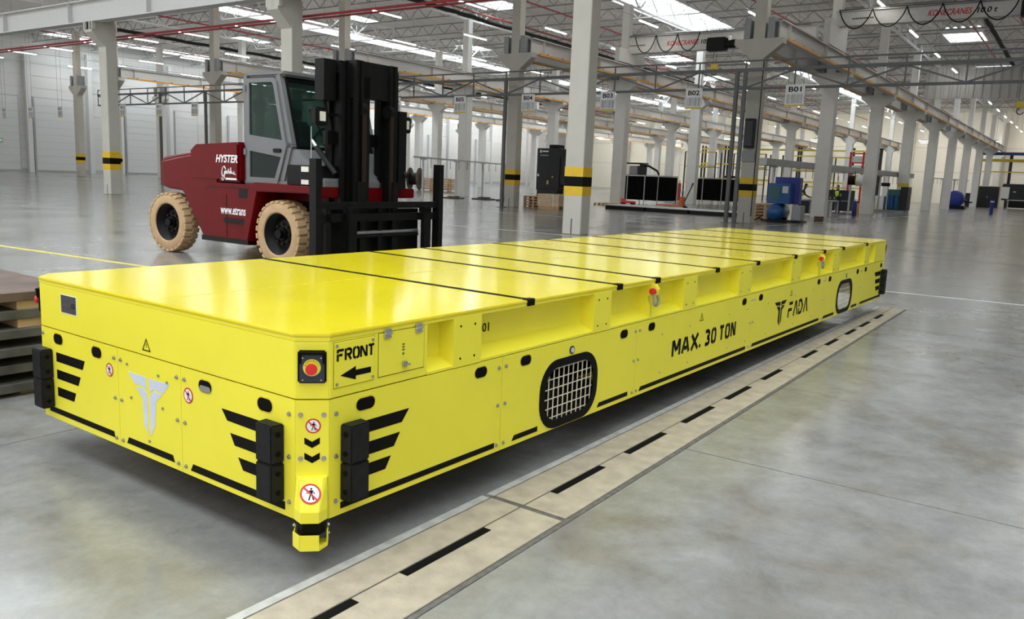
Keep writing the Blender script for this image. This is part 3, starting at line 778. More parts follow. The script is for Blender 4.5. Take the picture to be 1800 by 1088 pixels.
# slanted bars at both ends
for za, zb_, xa, xb in [(.514, .568, .551, .506), (.416, .472, .496, .459), (.325, .378, .442, .409)]:
    side_decal('hazard_bar', 'black', [(.24, za), (xb, za), (xa, zb_), (.24, zb_)], SP[0])
    side_decal('hazard_bar', 'black', [(L - .24, za), (L - xb, za), (L - xa, zb_), (L - .24, zb_)], SP[5])
# lettering
m_ = MB(); stroke_text(m_, 'MAX', (3.235, -.0014, .382), (1, 0, 0), (0, 0, 1), .112, .115, .031, .1, .045); m_.build('lettering', M['black'], SP[2])
m_ = MB(); stroke_text(m_, '. 30 TON', (3.70, -.0014, .382), (1, 0, 0), (0, 0, 1), .076, .115, .029, .055, .044); m_.build('lettering', M['black'], SP[2])
m_ = MB(); stroke_text(m_, 'ΦΛDΛ', (5.74, -.0014, .372), (1, 0, 0), (0, 0, 1), .115, .145, .030, .1, .042); m_.build('lettering', M['black'], SP[3])
LOGO = [[(-.165, 1), (-.01, .985), (-.01, .80), (-.05, .85), (-.115, .85)], [(-.1, .80), (-.045, .81), (-.005, .74), (-.005, .0), (-.045, .17), (-.045, .62), (-.062, .67)],
        [(.015, .985), (.165, 1), (.115, .85), (.05, .85), (.015, .79)], [(.015, .72), (.05, .81), (.115, .80), (.06, .66), (.045, .62), (.045, .19), (.015, .0)]]
for pl in LOGO: side_decal('logo', 'black', [(5.50 + a, .325 + .23 * b) for a, b in pl], SP[3])
def triangle(c1, c2, s, fn, par):
    for o, n_ in ((0, 'black'), (.009, 'yellow_top')):
        pass
    mb = MB(); outer = [(c1 - s, c2 - s * .75), (c1 + s, c2 - s * .75), (c1, c2 + s * .95)]; k = .74
    gx, gz = c1, c2 - s * .18; inner = [(gx + (a - gx) * k, gz + (b - gz) * k) for a, b in outer]
    f3 = (lambda a, b: (a, -.0014, b)) if fn == 's' else (lambda a, b: (-.0014, a, b))
    mb.add([f3(*q) for q in outer] + [f3(*q) for q in inner], [(i, (i + 1) % 3, 3 + (i + 1) % 3, 3 + i) for i in range(3)])
    mb.add([f3(c1 - s * .07, c2 + s * .3), f3(c1 + s * .07, c2 + s * .3), f3(c1 + s * .04, c2 - s * .35), f3(c1 - s * .04, c2 - s * .35)], [(0, 1, 2, 3)])
    mb.build('warning_triangle', M['black'], par)
triangle(3.70, .612, .036, 's', SP[2]); triangle(5.78, .607, .036, 's', SP[3])
for x, i in ((3.05, 2), (3.5, 2), (4.25, 2), (4.65, 2), (5.15, 3), (5.9, 3), (6.5, 3)):
    for z in (.57, .30):
        MB().cyl((x, 0, z), (x, -.003, z), .006, n=8).build('rivet', M['zinc'], SP[i])
for x in (1.887, 7.72):
    s = MB().cyl((x, 0, .632), (x, -.006, .632), .024, n=20).build('signal_light_ring', M['navy'], SP[1 if x < 4 else 4])
    MB().cyl((x, -.006, .632), (x, -.009, .632), .015, n=16).build('signal_lens', M['logo'], s)
# front skirt panels
fy = [C, .881, 1.419, W - C]; FP = []
for i in range(3):
    FP.append(MB().box(0, .008, fy[i] + .0015, fy[i + 1] - .0015, ZB, ZU).build('front_panel', M['yellow'], cart))
    MB().box(L - .008, L, fy[i] + .0015, fy[i + 1] - .0015, ZB, ZU).build('rear_panel', M['yellow'], cart)
for i in (0, 1):
    for z in (.64, .44, .235):
        bolt((0, fy[i + 1] - .03, z), (-1, 0, 0), FP[i]); bolt((0, fy[i + 1] + .03, z), (-1, 0, 0), FP[i + 1])
for z in (.632, .455, .265): bolt((0, C + .035, z), (-1, 0, 0), FP[0]); bolt((C + .035, 0, z), (0, -1, 0), SP[0])
bolt((0, W - C - .02, .66), (-1, 0, 0), FP[2])
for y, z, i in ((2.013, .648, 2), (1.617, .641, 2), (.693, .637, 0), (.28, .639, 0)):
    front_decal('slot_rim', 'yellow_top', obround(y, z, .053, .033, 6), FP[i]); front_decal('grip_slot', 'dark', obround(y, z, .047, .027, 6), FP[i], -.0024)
front_decal('slot_inner', 'zinc', obround(.693, .626, .04, .014, 5), FP[0], -.0032)
for pts in ([(2.043, .573), (1.742, .573), (1.766, .523), (2.043, .523)], [(2.043, .479), (1.791, .479), (1.818, .429), (2.043, .429)], [(2.043, .383), (1.847, .383), (1.870, .334), (2.043, .334)]):
    front_decal('hazard_bar', 'black', pts, FP[2])
for pts in ([(.575, .564), (.22, .564), (.22, .512), (.537, .518)], [(.517, .467), (.22, .467), (.22, .417), (.486, .418)], [(.463, .371), (.22, .371), (.22, .321), (.43, .321)]):
    front_decal('hazard_bar', 'black', pts, FP[0])
front_decal('edge_tape', 'black', [(2.142, .262), (1.475, .262), (1.467, .232), (2.142, .232)], FP[2])
front_decal('edge_tape', 'black', [(1.338, .262), (.959, .262), (.942, .230), (1.355, .230)], FP[1])
front_decal('edge_tape', 'black', [(.797, .258), (.155, .258), (.155, .224), (.816, .224)], FP[0])
for pts in ([(1.327, .596), (1.167, .592), (1.165, .528), (1.204, .546), (1.269, .545)], [(1.259, .533), (1.199, .535), (1.161, .515), (1.158, .312), (1.195, .360), (1.202, .485), (1.221, .498)],
            [(1.142, .593), (.972, .594), (1.021, .542), (1.106, .545), (1.141, .524)], [(1.142, .505), (1.107, .537), (1.031, .535), (1.085, .491), (1.101, .367), (1.138, .308)]):
    front_decal('logo', 'logo', pts, FP[1])
for y, z in ((1.33, .63), (1.06, .62), (.99, .60), (1.30, .47), (1.03, .47), (1.15, .285)): MB().cyl((0, y, z), (-.005, y, z), .007, n=8).build('rivet', M['zinc'], FP[1])
triangle(1.156, .748, .036, 'f', cart.children[2])
pl = front_decal('type_plate', 'white', [(1.965, .897), (1.80, .897), (1.80, .797), (1.965, .797)], cart)
pl2 = front_decal('engraved_face', 'plate', [(1.960, .893), (1.806, .893), (1.806, .802), (1.960, .802)], pl, -.0024)
m_ = MB(); text(m_, 'CE', (-.0038, 1.85, .835), (0, -1, 0), (0, 0, 1), w=.035, h=.022); m_.build('lettering', M['black'], pl2)
# round prohibition signs
def proh(center, ex, ey, r, par, arrow=True):
    c = Vector(center); ex = Vector(ex); ey = Vector(ey); nrm = ex.cross(ey)
    def disc(rad, off, m_, nm, pr, n=28):
        mb = MB(); mb.add([c + nrm * off + (ex * math.cos(2 * math.pi * i / n) + ey * math.sin(2 * math.pi * i / n)) * rad for i in range(n)], [tuple(range(n))]); return mb.build(nm, M[m_], pr)
    a = disc(r, .0016, 'redline', 'prohibition_sign', par); disc(r * .82, .0022, 'white', 'sign_face', a)
    mb = MB()
    def quad(pts): mb.add([c + nrm * .0028 + ex * x * r + ey * y * r for x, y in pts], [tuple(range(len(pts)))])
    quad([(.10 * math.cos(t) + .08, .10 * math.sin(t) + .48) for t in [k * .785 for k in range(8)]])
    quad([(-.1, .35), (.22, .35), (.18, -.1), (-.06, -.1)]); quad([(-.06, -.05), (.06, -.05), (-.12, -.62), (-.24, -.62)]); quad([(.06, -.05), (.18, -.05), (.34, -.6), (.22, -.62)])
    quad([(-.1, .33), (-.02, .33), (-.32, .02), (-.4, .06)]); quad([(.14, .33), (.22, .33), (.45, .0), (.38, -.04)])
    mb.build('pictogram', M['black'], a)
    mb = MB(); mb.add([c + nrm * .0034 + (ex * x + ey * y) * r for x, y in ((-.66, .54), (-.54, .66), (.66, -.54), (.54, -.66))], [(0, 1, 2, 3)]); mb.build('slash', M['redline'], a)
proh((0, 1.497, .572), (0, -1, 0), (0, 0, 1), .034, FP[2]); proh((0, .823, .572), (0, -1, 0), (0, 0, 1), .036, FP[0])
# corner plates (chamfers)
s2 = 1 / math.sqrt(2)
CN = []
for (p, q) in [((C, 0), (0, C)), ((L, C), (L - C, 0)), ((0, W - C), (C, W)), ((L - C, W), (L, W - C))]:
    p = Vector((p[0], p[1], 0)); q = Vector((q[0], q[1], 0)); d = (q - p).normalized(); nrm = Vector((0, 0, 1)).cross(d)
    if (p + nrm - Vector((L / 2, W / 2, 0))).length < (p - Vector((L / 2, W / 2, 0))).length: nrm = -nrm
    o = MB().prism([p + Vector((0, 0, ZB)) + d * .001, q + Vector((0, 0, ZB)) - d * .001, q + Vector((0, 0, ZU)) - d * .001, p + Vector((0, 0, ZU)) + d * .001], -nrm * .008).build('corner_plate', M['yellow'], cart)
    ex = Vector((0, 0, 1)).cross(nrm); c0 = (p + q) / 2
    CN.append((o, c0, nrm, ex))
    # emergency stop box
    def P(a, z, n_): return c0 + ex * a + Vector((0, 0, z)) + nrm * n_
    def rbox(a0, a1, za, zb_, n0, n1, nm, m_, par, bevel=.003):
        return MB().prism([P(a0, za, n0), P(a1, za, n0), P(a1, zb_, n0), P(a0, zb_, n0)], nrm * (n1 - n0)).build(nm, m_, par, bevel=bevel)
    es = rbox(-.055, .055, .765, .897, 0, .012, 'emergency_stop_box', M['black'], cart, .006)
    rbox(-.049, .049, .770, .884, .012, .016, 'box_face', M['navy'], es)
    rbox(-.05, .05, .882, .894, .012, .030, 'rain_cover', M['black'], es); rbox(-.05, -.04, .845, .89, .012, .026, 'cover_side', M['black'], es); rbox(.04, .05, .845, .89, .012, .026, 'cover_side', M['black'], es)
    MB().cyl(P(0, .830, .016), P(0, .830, .018), .034, n=28).build('yellow_collar', M['yellow'], es)
    MB().cyl(P(0, .828, .018), P(0, .828, .034), .016, n=20).build('button_stem', M['redline'], es)
    MB().cyl(P(-.001, .827, .034), P(-.001, .827, .046), .023, r2=.021, n=24).build('stop_button', M['red'], es, smooth=True)
    for a in (-.035, .035):
        for z in (.780, .868): MB().cyl(P(a, z, .016), P(a, z, .018), .003, n=8).build('screw', M['silver'], es)
    if p.x < 1 and p.y < 1:
        m_ = MB()
        for k, chh in enumerate('EMERGENCY'):
            t = math.radians(160 - k * 17.5); cc = P(math.cos(t) * .0275, .830 + math.sin(t) * .0275, .0184)
            exx = ex * math.sin(t) - Vector((0, 0, 1)) * math.cos(t); eyy = ex * math.cos(t) + Vector((0, 0, 1)) * math.sin(t)
            text(m_, chh, cc - exx * .003 - eyy * .003, exx, eyy, w=.0055, h=.0065)
        m_.build('lettering', M['black'], es)
o, c0, nrm, ex = CN[0]
def P(a, z, n_=0): return c0 + ex * a + Vector((0, 0, z)) + nrm * n_
for a in (-.045, .045):
    for z in (.635, .455): bolt(P(a, z), nrm, o)
proh(P(0.004, .590), ex, (0, 0, 1), .030, o)
for z in (.525, .462):
    m_ = MB(); m_.add([P(-.030, z + .018, .0016), P(0, z, .0016), P(0, z - .026, .0016), P(-.030, z - .008, .0016)], [(0, 1, 2, 3)])
    m_.add([P(.030, z + .018, .0016), P(0, z, .0016), P(0, z - .026, .0016), P(.030, z - .008, .0016)], [(3, 2, 1, 0)]); m_.build('chevron', M['black'], o)
# laser scanner housing on two corners
for ci in (0, 3):
    o, c0, nrm, ex = CN[ci]
    def P(a, z, n_=0): return c0 + ex * a + Vector((0, 0, z)) + nrm * n_
    def hexa(hw, f, z, n1): return [P(-hw, z, 0), P(-hw, z, n1 * .55), P(-hw * f, z, n1), P(hw * f, z, n1), P(hw, z, n1 * .55), P(hw, z, 0)]
    lo, hi = hexa(.064, .55, .225, .105), hexa(.060, .75, .385, .028)
    mb = MB(); mb.add(hi, [(0, 1, 2, 3, 4, 5)]); mid = hexa(.064, .55, .272, .105)
    mb.v = []; mb.f = []
    mb.add(lo + mid + hi, [tuple(range(5, -1, -1)), tuple(range(12, 18))] + [(k, (k + 1) % 6, 6 + (k + 1) % 6, 6 + k) for k in range(6)] + [(6 + k, 6 + (k + 1) % 6, 12 + (k + 1) % 6, 12 + k) for k in range(6)])
    hs = mb.build('scanner_hood', M['yellow'], cart, bevel=.002, seg=1)
    mb = MB().prism(hexa(.054, .55, .165, .085), (0, 0, .06)); sc_ = mb.build('laser_scanner', M['black'], cart, bevel=.002, seg=1)
    t0, t1 = hexa(.066, .55, .118, .11), hexa(.066, .55, .178, .11)
    mb = MB()
    mb.add(t0, [tuple(range(5, -1, -1))])
    for k in range(5):
        if k == 3: continue
        mb.add([t0[k], t0[k + 1], t1[k + 1], t1[k]], [(0, 1, 2, 3)])
    a_, b_ = t0[3], t0[4]; A_, B_ = t1[3], t1[4]
    mb.add([a_, b_, a_.lerp(A_, .2), b_.lerp(B_, .2)], [(0, 1, 3, 2)]); 
    tr = mb.build('scanner_guard', M['yellow'], cart)
    sm = tr.modifiers.new('thick', 'SOLIDIFY'); sm.thickness = .004
    for a in (-.064, .064):
        for z in (.19, .155): bolt(P(a, z, .03), ex * (1 if a > 0 else -1), tr, .006)
    # large oval sign lying on the sloped hood front
    n1 = (mid[2] - hi[2]); up_ = -(n1).normalized(); cc = (mid[2] + mid[3] + hi[2] + hi[3]) / 4; nn = ex.cross(up_)
    proh(cc + nn * .001 + up_ * .004, ex, up_, .041, hs)
# rubber bumpers
def bumper(c, nrm, ex, label=None):
    c = Vector(c); nrm = Vector(nrm); ex = Vector(ex); Z = Vector((0, 0, 1))
    r = None
    for k, (za, zb_) in enumerate(((.425, .585), (.262, .422))):
        def P(a, z, n_): return c + ex * a + Z * z + nrm * n_
        o = MB().prism([P(-.058, za, 0), P(.058, za, 0), P(.050, za, .062), P(-.050, za, .062)], Z * (zb_ - za)).build('rubber_bumper', M['rubber'], cart, bevel=.006)
        for z in (za + .04, zb_ - .04):
            for s in (-1, 1):
                q = P(s * .056, z, .03); MB().cyl(q - ex * s * .003, q + ex * s * .0015, .011, n=10).build('bolt_hole', M['dark'], o)
for x, y, nx, ny in ((0, .215, -1, 0), (0, W - .155, -1, 0), (L, .215, 1, 0), (L, W - .215, 1, 0)):
    bumper((x, y, 0), (nx, ny, 0), (0, 1, 0))
for x, y, ny in ((.207, 0, -1), (L - .175, 0, -1), (.207, W, 1), (L - .207, W, 1)):
    bumper((x, y, 0), (0, ny, 0), (1, 0, 0))
# FRONT plate, service door and labels on the front box
fb = MB().box(.116, .332, -.004, .001, .738, .921).build('direction_plate', M['yellow'], cart, bevel=.001, seg=1)
m_ = MB(); stroke_text(m_, 'FRONT', (.131, -.0052, .845), (1, 0, 0), (0, 0, 1), .031, .047, .0105, .03, .0105); m_.build('lettering', M['black'], fb)
MB().prism([(.146, -.0052, .785), (.228, -.0052, .812), (.228, -.0052, .796), (.312, -.0052, .796), (.312, -.0052, .772), (.228, -.0052, .772), (.228, -.0052, .756)], (0, .001, 0)).build('arrow', M['black'], fb)
for x in (.127, .321):
    for z in (.752, .908): MB().cyl((x, -.004, z), (x, -.008, z), .006, n=10).build('bolt', M['zinc'], fb)
for nm, bx in (('line', (.113, .335)),):
    for (a, b, c_, d) in ((.1135, .3345, .7355, .7365), (.1135, .3345, .9225, .9235), (.1135, .1150, .736, .923), (.3330, .3345, .736, .923)):
        MB().box(a, b, -.0008, .0005, c_, d).build('plate_joint', M['dark'], fb)
sdoor = MB().box(.359, .637, -.003, .001, .741, .926).build('service_door', M['yellow'], cart, bevel=.001, seg=1)
for (a, b, c_, d) in ((.357, .639, .738, .7405), (.357, .639, .926, .9282), (.3565, .3585, .739, .928), (.6375, .6395, .739, .928)):
    MB().box(a, b, -.0008, .0005, c_, d).build('door_gap', M['dark'], sdoor)
for x in (.405, .598):
    h = MB().box(x - .020, x + .020, -.010, -.003, .925, .942).box(x - .020, x + .020, -.010, -.003, .902, .922).cyl((x - .022, -.012, .9235), (x + .022, -.012, .9235), .004, n=8).build('hinge', M['silver'], sdoor, bevel=.001, seg=1)
lk = MB().cyl((.509, -.003, .776), (.509, -.016, .776), .013, n=16).build('door_lock', M['zinc'], sdoor)
MB().box(.500, .530, -.024, -.016, .771, .779).build('lock_key', M['silver'], lk)
m_ = MB()
for k in range(3): m_.add([(.497, -.0042, .86 - k * .012), (.511, -.0042, .86 - k * .012), (.511, -.0042, .866 - k * .012), (.497, -.0042, .866 - k * .012)], [(0, 1, 2, 3)])
m_.add([(.496, -.0042, .826), (.504, -.0042, .812), (.512, -.0042, .826)], [(0, 1, 2)]); m_.build('battery_symbol', M['plate'], sdoor)
m_ = MB(); text(m_, '01', (1.168, PK - .002, .815), (1, 0, 0), (0, 0, 1), w=.055, h=.045, bold=.015); m_.build('lettering', M['black'], cart)
# chassis below
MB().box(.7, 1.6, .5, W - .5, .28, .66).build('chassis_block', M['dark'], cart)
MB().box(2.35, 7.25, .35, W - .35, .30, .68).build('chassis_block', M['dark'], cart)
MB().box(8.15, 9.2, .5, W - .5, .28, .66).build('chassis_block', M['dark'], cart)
for x in (1.0, 2.25): MB().box(x + .55, x + .58, .06, .5, .22, .69).build('cross_plate', M['yellow_in'], cart)
MB().box(1.62, 1.80, .30, .33, .22, .69).build('cross_plate', M['yellow_in'], cart)
MB().box(1.9, 2.3, .26, .28, .45, .69).build('cross_plate', M['yellow_in'], cart)
for x in (1.95, 7.2):
    for y in (.45, W - .45):
        MB().lathe([(.05, -.12), (.2, -.12), (.22, -.1), (.22, .1), (.2, .12), (.05, .12)], 24, (x + .1 if x < 4 else x, y, .22), 'y').build('wheel', M['rubber'], cart, smooth=True)
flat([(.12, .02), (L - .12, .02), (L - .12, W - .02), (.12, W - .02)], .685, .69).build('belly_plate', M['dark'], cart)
# ------------------------------------------------------------------ red forklift (x forward, y left)
fk = thing('forklift', 'big dark red forklift with grey cab, tan tyres and black mast behind the platform', 'forklift', (7.3, 8.2, 0), math.radians(-89))
def B(name, m_, *a, bevel=0, parent=fk, seg=2): return MB().box(*a).build(name, M[m_], parent, bevel=bevel, seg=seg)
def side_prism(name, m_, pts, y0, y1, bevel=0, parent=fk, seg=2):
    return MB().prism([(a, y0, b) for a, b in pts], (0, y1 - y0, 0)).build(name, M[m_], parent, bevel=bevel, seg=seg)
# counterweight: rounded tail
mb = MB(); prof = [(-2.35, 1.78), (-2.9, 1.73), (-3.32, 1.68), (-3.45, 1.62), (-3.48, 1.20), (-3.30, 1.13)]
rings = []
ys = [-1.02, -.98, -.8, 0, .8, .98, 1.02]; back = [-.30, -.14, .0, .10, .0, -.14, -.30]; dn = [-.05, -.01, 0, .01, 0, -.01, -.05]
vs = []
under = [(-2.62, 1.10), (-2.42, .85), (-2.05, .36), (-1.6, .36)]
for y, bk, d in zip(ys, back, dn):
    for (x, z) in prof:
        k = max(0, min(1, (-2.35 - x) / 1.1)); vs.append((x - bk * k, y, z + (d if z > 1.3 else 0)))
    for (x, z) in under: vs.append((x, y, z))
    vs.append((-1.6, y, 1.80 + d))
n = len(prof) + len(under) + 1; m = len(ys)
fs = [(i*n + j, (i+1)*n + j, (i+1)*n + (j+1) % n, i*n + (j+1) % n) for i in range(m - 1) for j in range(n)] + [tuple(range(n)), tuple(range((m-1)*n, m*n))]
mb.add(vs, fs).build('counterweight', M['flred'], fk, bevel=.03, seg=2)
# engine hood
side_prism('engine_hood', 'flred', [(-2.36, 1.3), (-2.36, 1.82), (-2.22, 1.90), (-1.02, 1.95), (-1.02, 1.3)], -1.035, 1.035, .04)
side_prism('hood_cover', 'flgrey', [(-2.9, 1.66), (-2.7, 1.80), (-2.4, 1.86), (-2.3, 1.86), (-2.3, 1.66)], -.6, .6, .03)
# side tank and step, front fender
side_prism('side_tank', 'flred', [(-2.0, .36), (-1.75, 1.28), (-.58, 1.28), (-.78, .36)], -1.06, -.45, .015)
side_prism('side_tank', 'flred', [(-2.0, .36), (-1.75, 1.28), (-.58, 1.28), (-.78, .36)], .45, 1.06, .015)
B('step_tread', 'flblack', -1.36, -.74, -1.10, -1.0, .64, .71, bevel=.01)
B('step_tread', 'flblack', -.98, -.66, -1.075, -1.0, 1.06, 1.20, bevel=.01)
B('side_rail', 'flblack', -2.0, -.75, -1.07, -.9, .30, .38)
B('panel_line', 'flblack', -1.32, -1.31, -1.065, -1.05, .4, 1.1); B('panel_edge', 'flred', -1.9, -.62, -1.075, -1.05, 1.215, 1.235)
for s in (-1, 1):
    ya, yb = (-1.12, -.55) if s < 0 else (.55, 1.12)
    side_prism('front_fender', 'flred', [(-.84, .40), (-.70, .36), (-.45, 1.18), (.75, 1.20), (.80, 1.14), (.86, 1.14), (.86, 1.30), (-.50, 1.32), (-.66, 1.26)], ya, yb, .012)
B('front_deck', 'flred', -.6, .86, -.55, .55, 1.05, 1.30)
B('chassis', 'flblack', -2.9, .7, -.45, .45, .35, 1.3)
B('side_pod', 'flblack', .05, .8, -.95, -.55, 1.30, 1.62, bevel=.02)
B('work_light', 'lampglass', .42, .58, -.97, -.95, 1.52, 1.6); B('work_light', 'lampglass', .42, .58, -.97, -.95, 1.33, 1.4)
# lettering on the near side
def lett(s, x, z, w, h, m_='white', y=-1.0, shear=0, bold=0, name='lettering'):
    mb = MB(); text(mb, s, (x, y, z), (1, 0, 0), (0, 0, 1), w=w, h=h, shear=shear, bold=bold); return mb.build(name, M[m_], fk)
lett('HYSTER', -1.62, 1.61, .58, .13, y=-1.039, shear=.25, bold=.03)
sc_pts = [(.09,.13),(.05,.19),(0,.17),(-.03,.08),(-.02,0),(.03,0),(.06,.05),(.06,.09),(.05,-.04),(0,-.1),(-.04,-.06),(.03,0),(.09,.05),(.11,.09),(.08,.1),(.08,.04),(.12,.05),(.13,.1),(.14,.04),(.18,.08),(.18,.14),(.18,.04),(.22,.09),(.21,.04),(.25,.1),(.25,.17),(.25,.04),(.29,.09),(.27,.06),(.31,.04),(.35,.09),(.35,.04),(.40,.03)]
mb = MB().tube([(-1.43 + a * .85, -1.040, 1.40 + b * .8) for a, b in sc_pts], .011, 4); mb.build('script_lettering', M['white'], fk)
B('script_underline', 'white', -1.36, -1.07, -1.042, -1.036, 1.335, 1.365)
lett('www.etrans', -1.47, .77, .66, .125, y=-1.066, bold=.02)
# cab
cab = B('cab_base', 'flgrey', -1.02, .1, -.92, .92, 1.28, 1.36, bevel=.01)
B('roof', 'flgrey', -1.05, -.06, -.90, .90, 2.97, 3.05, bevel=.03, parent=cab)
B('roof_liner', 'flblack', -.95, -.2, -.8, .8, 2.90, 2.97, parent=cab)
def pillar(p, q, w, h): MB().bar(p, q, w, h).build('cab_pillar', M['flgrey'], cab)
for s in (-1, 1):
    pillar((-1.0, s * .86, 1.3), (-1.0, s * .86, 3.0), .09, .08)
    pillar((.10, s * .85, 1.88), (-.20, s * .85, 2.99), .12, .10)
    pillar((-.12, s * .86, 1.3), (.10, s * .86, 1.95), .10, .09)
side_prism('cowl_front', 'flgrey', [(-.05, 1.30), (-.05, 1.80), (.08, 1.86), (.22, 1.86), (.85, 1.40), (.85, 1.30)], -.88, .88, .01, parent=cab)
# near door: frame with two panes
def ring(name, m_, outer, inner, y0, y1, parent):
    n = len(outer); vs = [(a, y0, b) for a, b in outer] + [(a, y0, b) for a, b in inner] + [(a, y1, b) for a, b in outer] + [(a, y1, b) for a, b in inner]
    fs = [(k, (k+1)%n, n+(k+1)%n, n+k) for k in range(n)] + [(2*n+k, 3*n+k, 3*n+(k+1)%n, 2*n+(k+1)%n) for k in range(n)] + [(k, 2*n+k, 2*n+(k+1)%n, (k+1)%n) for k in range(n)] + [(n+k, n+(k+1)%n, 3*n+(k+1)%n, 3*n+k) for k in range(n)]
    return MB().add(vs, fs).build(name, M[m_], parent)
for s in (-1, 1):
    y0, y1 = (-.94, -.89) if s < 0 else (.89, .94)
    up_o = [(-.95, 1.98), (.04, 1.90), (-.20, 2.88), (-.27, 2.95), (-.95, 2.95)]; up_i = [(-.86, 2.07), (-.06, 1.99), (-.27, 2.84), (-.31, 2.88), (-.86, 2.88)]
    dr = ring('door_frame', 'flgrey', up_o, up_i, y0, y1, cab)
    ym = (y0 + y1) / 2
    MB().prism([(a, ym - .004, b) for a, b in up_i], (0, .008, 0)).build('door_window', M['glass'], dr)
    lo_o = [(-.95, 1.31), (-.18, 1.31), (.04, 1.90), (-.95, 1.98)]; lo_i = [(-.86, 1.40), (-.24, 1.40), (-.09, 1.73), (-.86, 1.82)]
    dl = ring('door_lower_frame', 'flgrey', lo_o, lo_i, y0, y1, cab)
    MB().prism([(a, ym - .004, b) for a, b in lo_i], (0, .008, 0)).build('door_lower_window', M['glass'], dl)
    if s < 0:
        B('door_handle', 'flblack', -.26, -.07, -.965, -.94, 1.80, 1.86, parent=dl, bevel=.01)
        for z in (1.75, 2.75): B('door_hinge', 'flgrey', -.99, -.93, -.96, -.93, z, z + .1, parent=dl)
MB().prism([(.14, -.80, 1.90), (.14, .80, 1.90), (-.16, .80, 2.95), (-.16, -.80, 2.95)], (.008, 0, .004)).build('windshield', M['glass'], cab)
for s in (-1, 1): MB().bar((.155, s * .80, 1.89), (-.145, s * .80, 2.94), .05, .03).build('windshield_seal', M['flblack'], cab)
MB().bar((.155, -.8, 1.88), (.155, .8, 1.88), .05, .04).build('windshield_seal', M['flblack'], cab)
MB().bar((-.145, -.8, 2.95), (-.145, .8, 2.95), .04, .08).build('windshield_seal', M['flblack'], cab)
MB().bar((.155, -.2, 1.95), (.01, -.45, 2.5), .02, .02).build('wiper', M['flblack'], cab)
MB().prism([(-1.03, -.8, 1.98), (-1.03, .8, 1.98), (-1.03, .8, 2.9), (-1.03, -.8, 2.9)], (.008, 0, 0)).build('rear_window', M['glass'], cab)
# inside the cab
st = side_prism('driver_seat', 'seat', [(-.8, 1.5), (-.25, 1.5), (-.25, 1.66), (-.68, 1.66), (-.80, 2.35), (-.95, 2.35)], -.28, .28, .04)
B('headrest', 'seat', -.95, -.84, -.15, .15, 2.38, 2.55, parent=st, bevel=.03)
B('armrest', 'seat', -.65, -.2, -.40, -.30, 1.85, 1.98, parent=st, bevel=.03)
sw = MB().tube([(-.16 + .075 * math.cos(t), .20 * math.sin(t), 2.05 + .18 * math.cos(t)) for t in [2 * math.pi * q / 20 for q in range(21)]], .016, 6).build('steering_wheel', M['flblack'], fk, smooth=True)
MB().cyl((-.16, 0, 2.05), (0, 0, 1.75), .03, n=8).build('steering_column', M['flblack'], sw)
B('dashboard', 'flblack', -.1, .1, -.7, .7, 1.7, 1.88, bevel=.03)
MB().box(-.02, .02, .50, .72, 2.2, 2.5).build('mirror', M['flblack'], fk, bevel=.01)
# wheels
def wheel(x, y, r, w, s, steer=0):
    t = MB().lathe([(r * .60, -w/2 + .03), (r * .65, -w/2 + .005), (r * .86, -w/2), (r * .95, -w/2 + .03), (r * .965, 0), (r * .95, w/2 - .03), (r * .86, w/2), (r * .65, w/2 - .005), (r * .60, w/2 - .03)], 40, (0, 0, 0), 'y').build('tyre', M['tyre'], fk, smooth=True)
    t.location = (x, y, r); t.rotation_euler = (0, 0, steer)
    rm = MB().lathe([(.0, s * (w/2 - .09)), (r * .18, s * (w/2 - .09)), (r * .2, s * (w/2 - .13)), (r * .42, s * (w/2 - .15)), (r * .54, s * (w/2 - .05)), (r * .615, s * (w/2 - .02)), (r * .615, -s * (w/2 - .04)), (0, -s * (w/2 - .04))], 32, (0, 0, 0), 'y').build('rim', M['rim'], t, smooth=True)
    MB().cyl((0, s * (w/2 - .10), 0), (0, s * (w/2 - .02), 0), r * .13, n=14).build('hub', M['rim'], t, smooth=True)
    nb = MB()
    for k in range(8):
        a = k * math.pi / 4; nb.cyl((r * .3 * math.cos(a), s * (w/2 - .14), r * .3 * math.sin(a)), (r * .3 * math.cos(a), s * (w/2 - .10), r * .3 * math.sin(a)), .018, n=6)
    nb.build('wheel_nuts', M['chain'], t)
    n = 26; lug = None
    for sd in (-1, 1):
        mbl = MB().prism([(-.042, sd * w * .02, r * .93), (.03, sd * w * .02, r * .93), (.042, sd * w * .5, r * .90), (-.042, sd * w * .5, r * .90)], (0, 0, r * .075))
        lug = None
        for k in range(n):
            if lug is None: o = lug = mbl.build('tread_lug', M['tyre'], t, bevel=.006, seg=1)
            else: o = lug.copy(); COL.objects.link(o); o.parent = t
            o.rotation_euler = (0, 2 * math.pi * (k + (.5 if sd > 0 else 0)) / n, 0)
for s in (-1, 1):
    wheel(0, s * .93, .535, .34, s); wheel(-3.0, s * .95, .53, .30, s, .06)
B('rear_axle', 'flblack', -3.1, -2.9, -.85, .85, .45, .62)
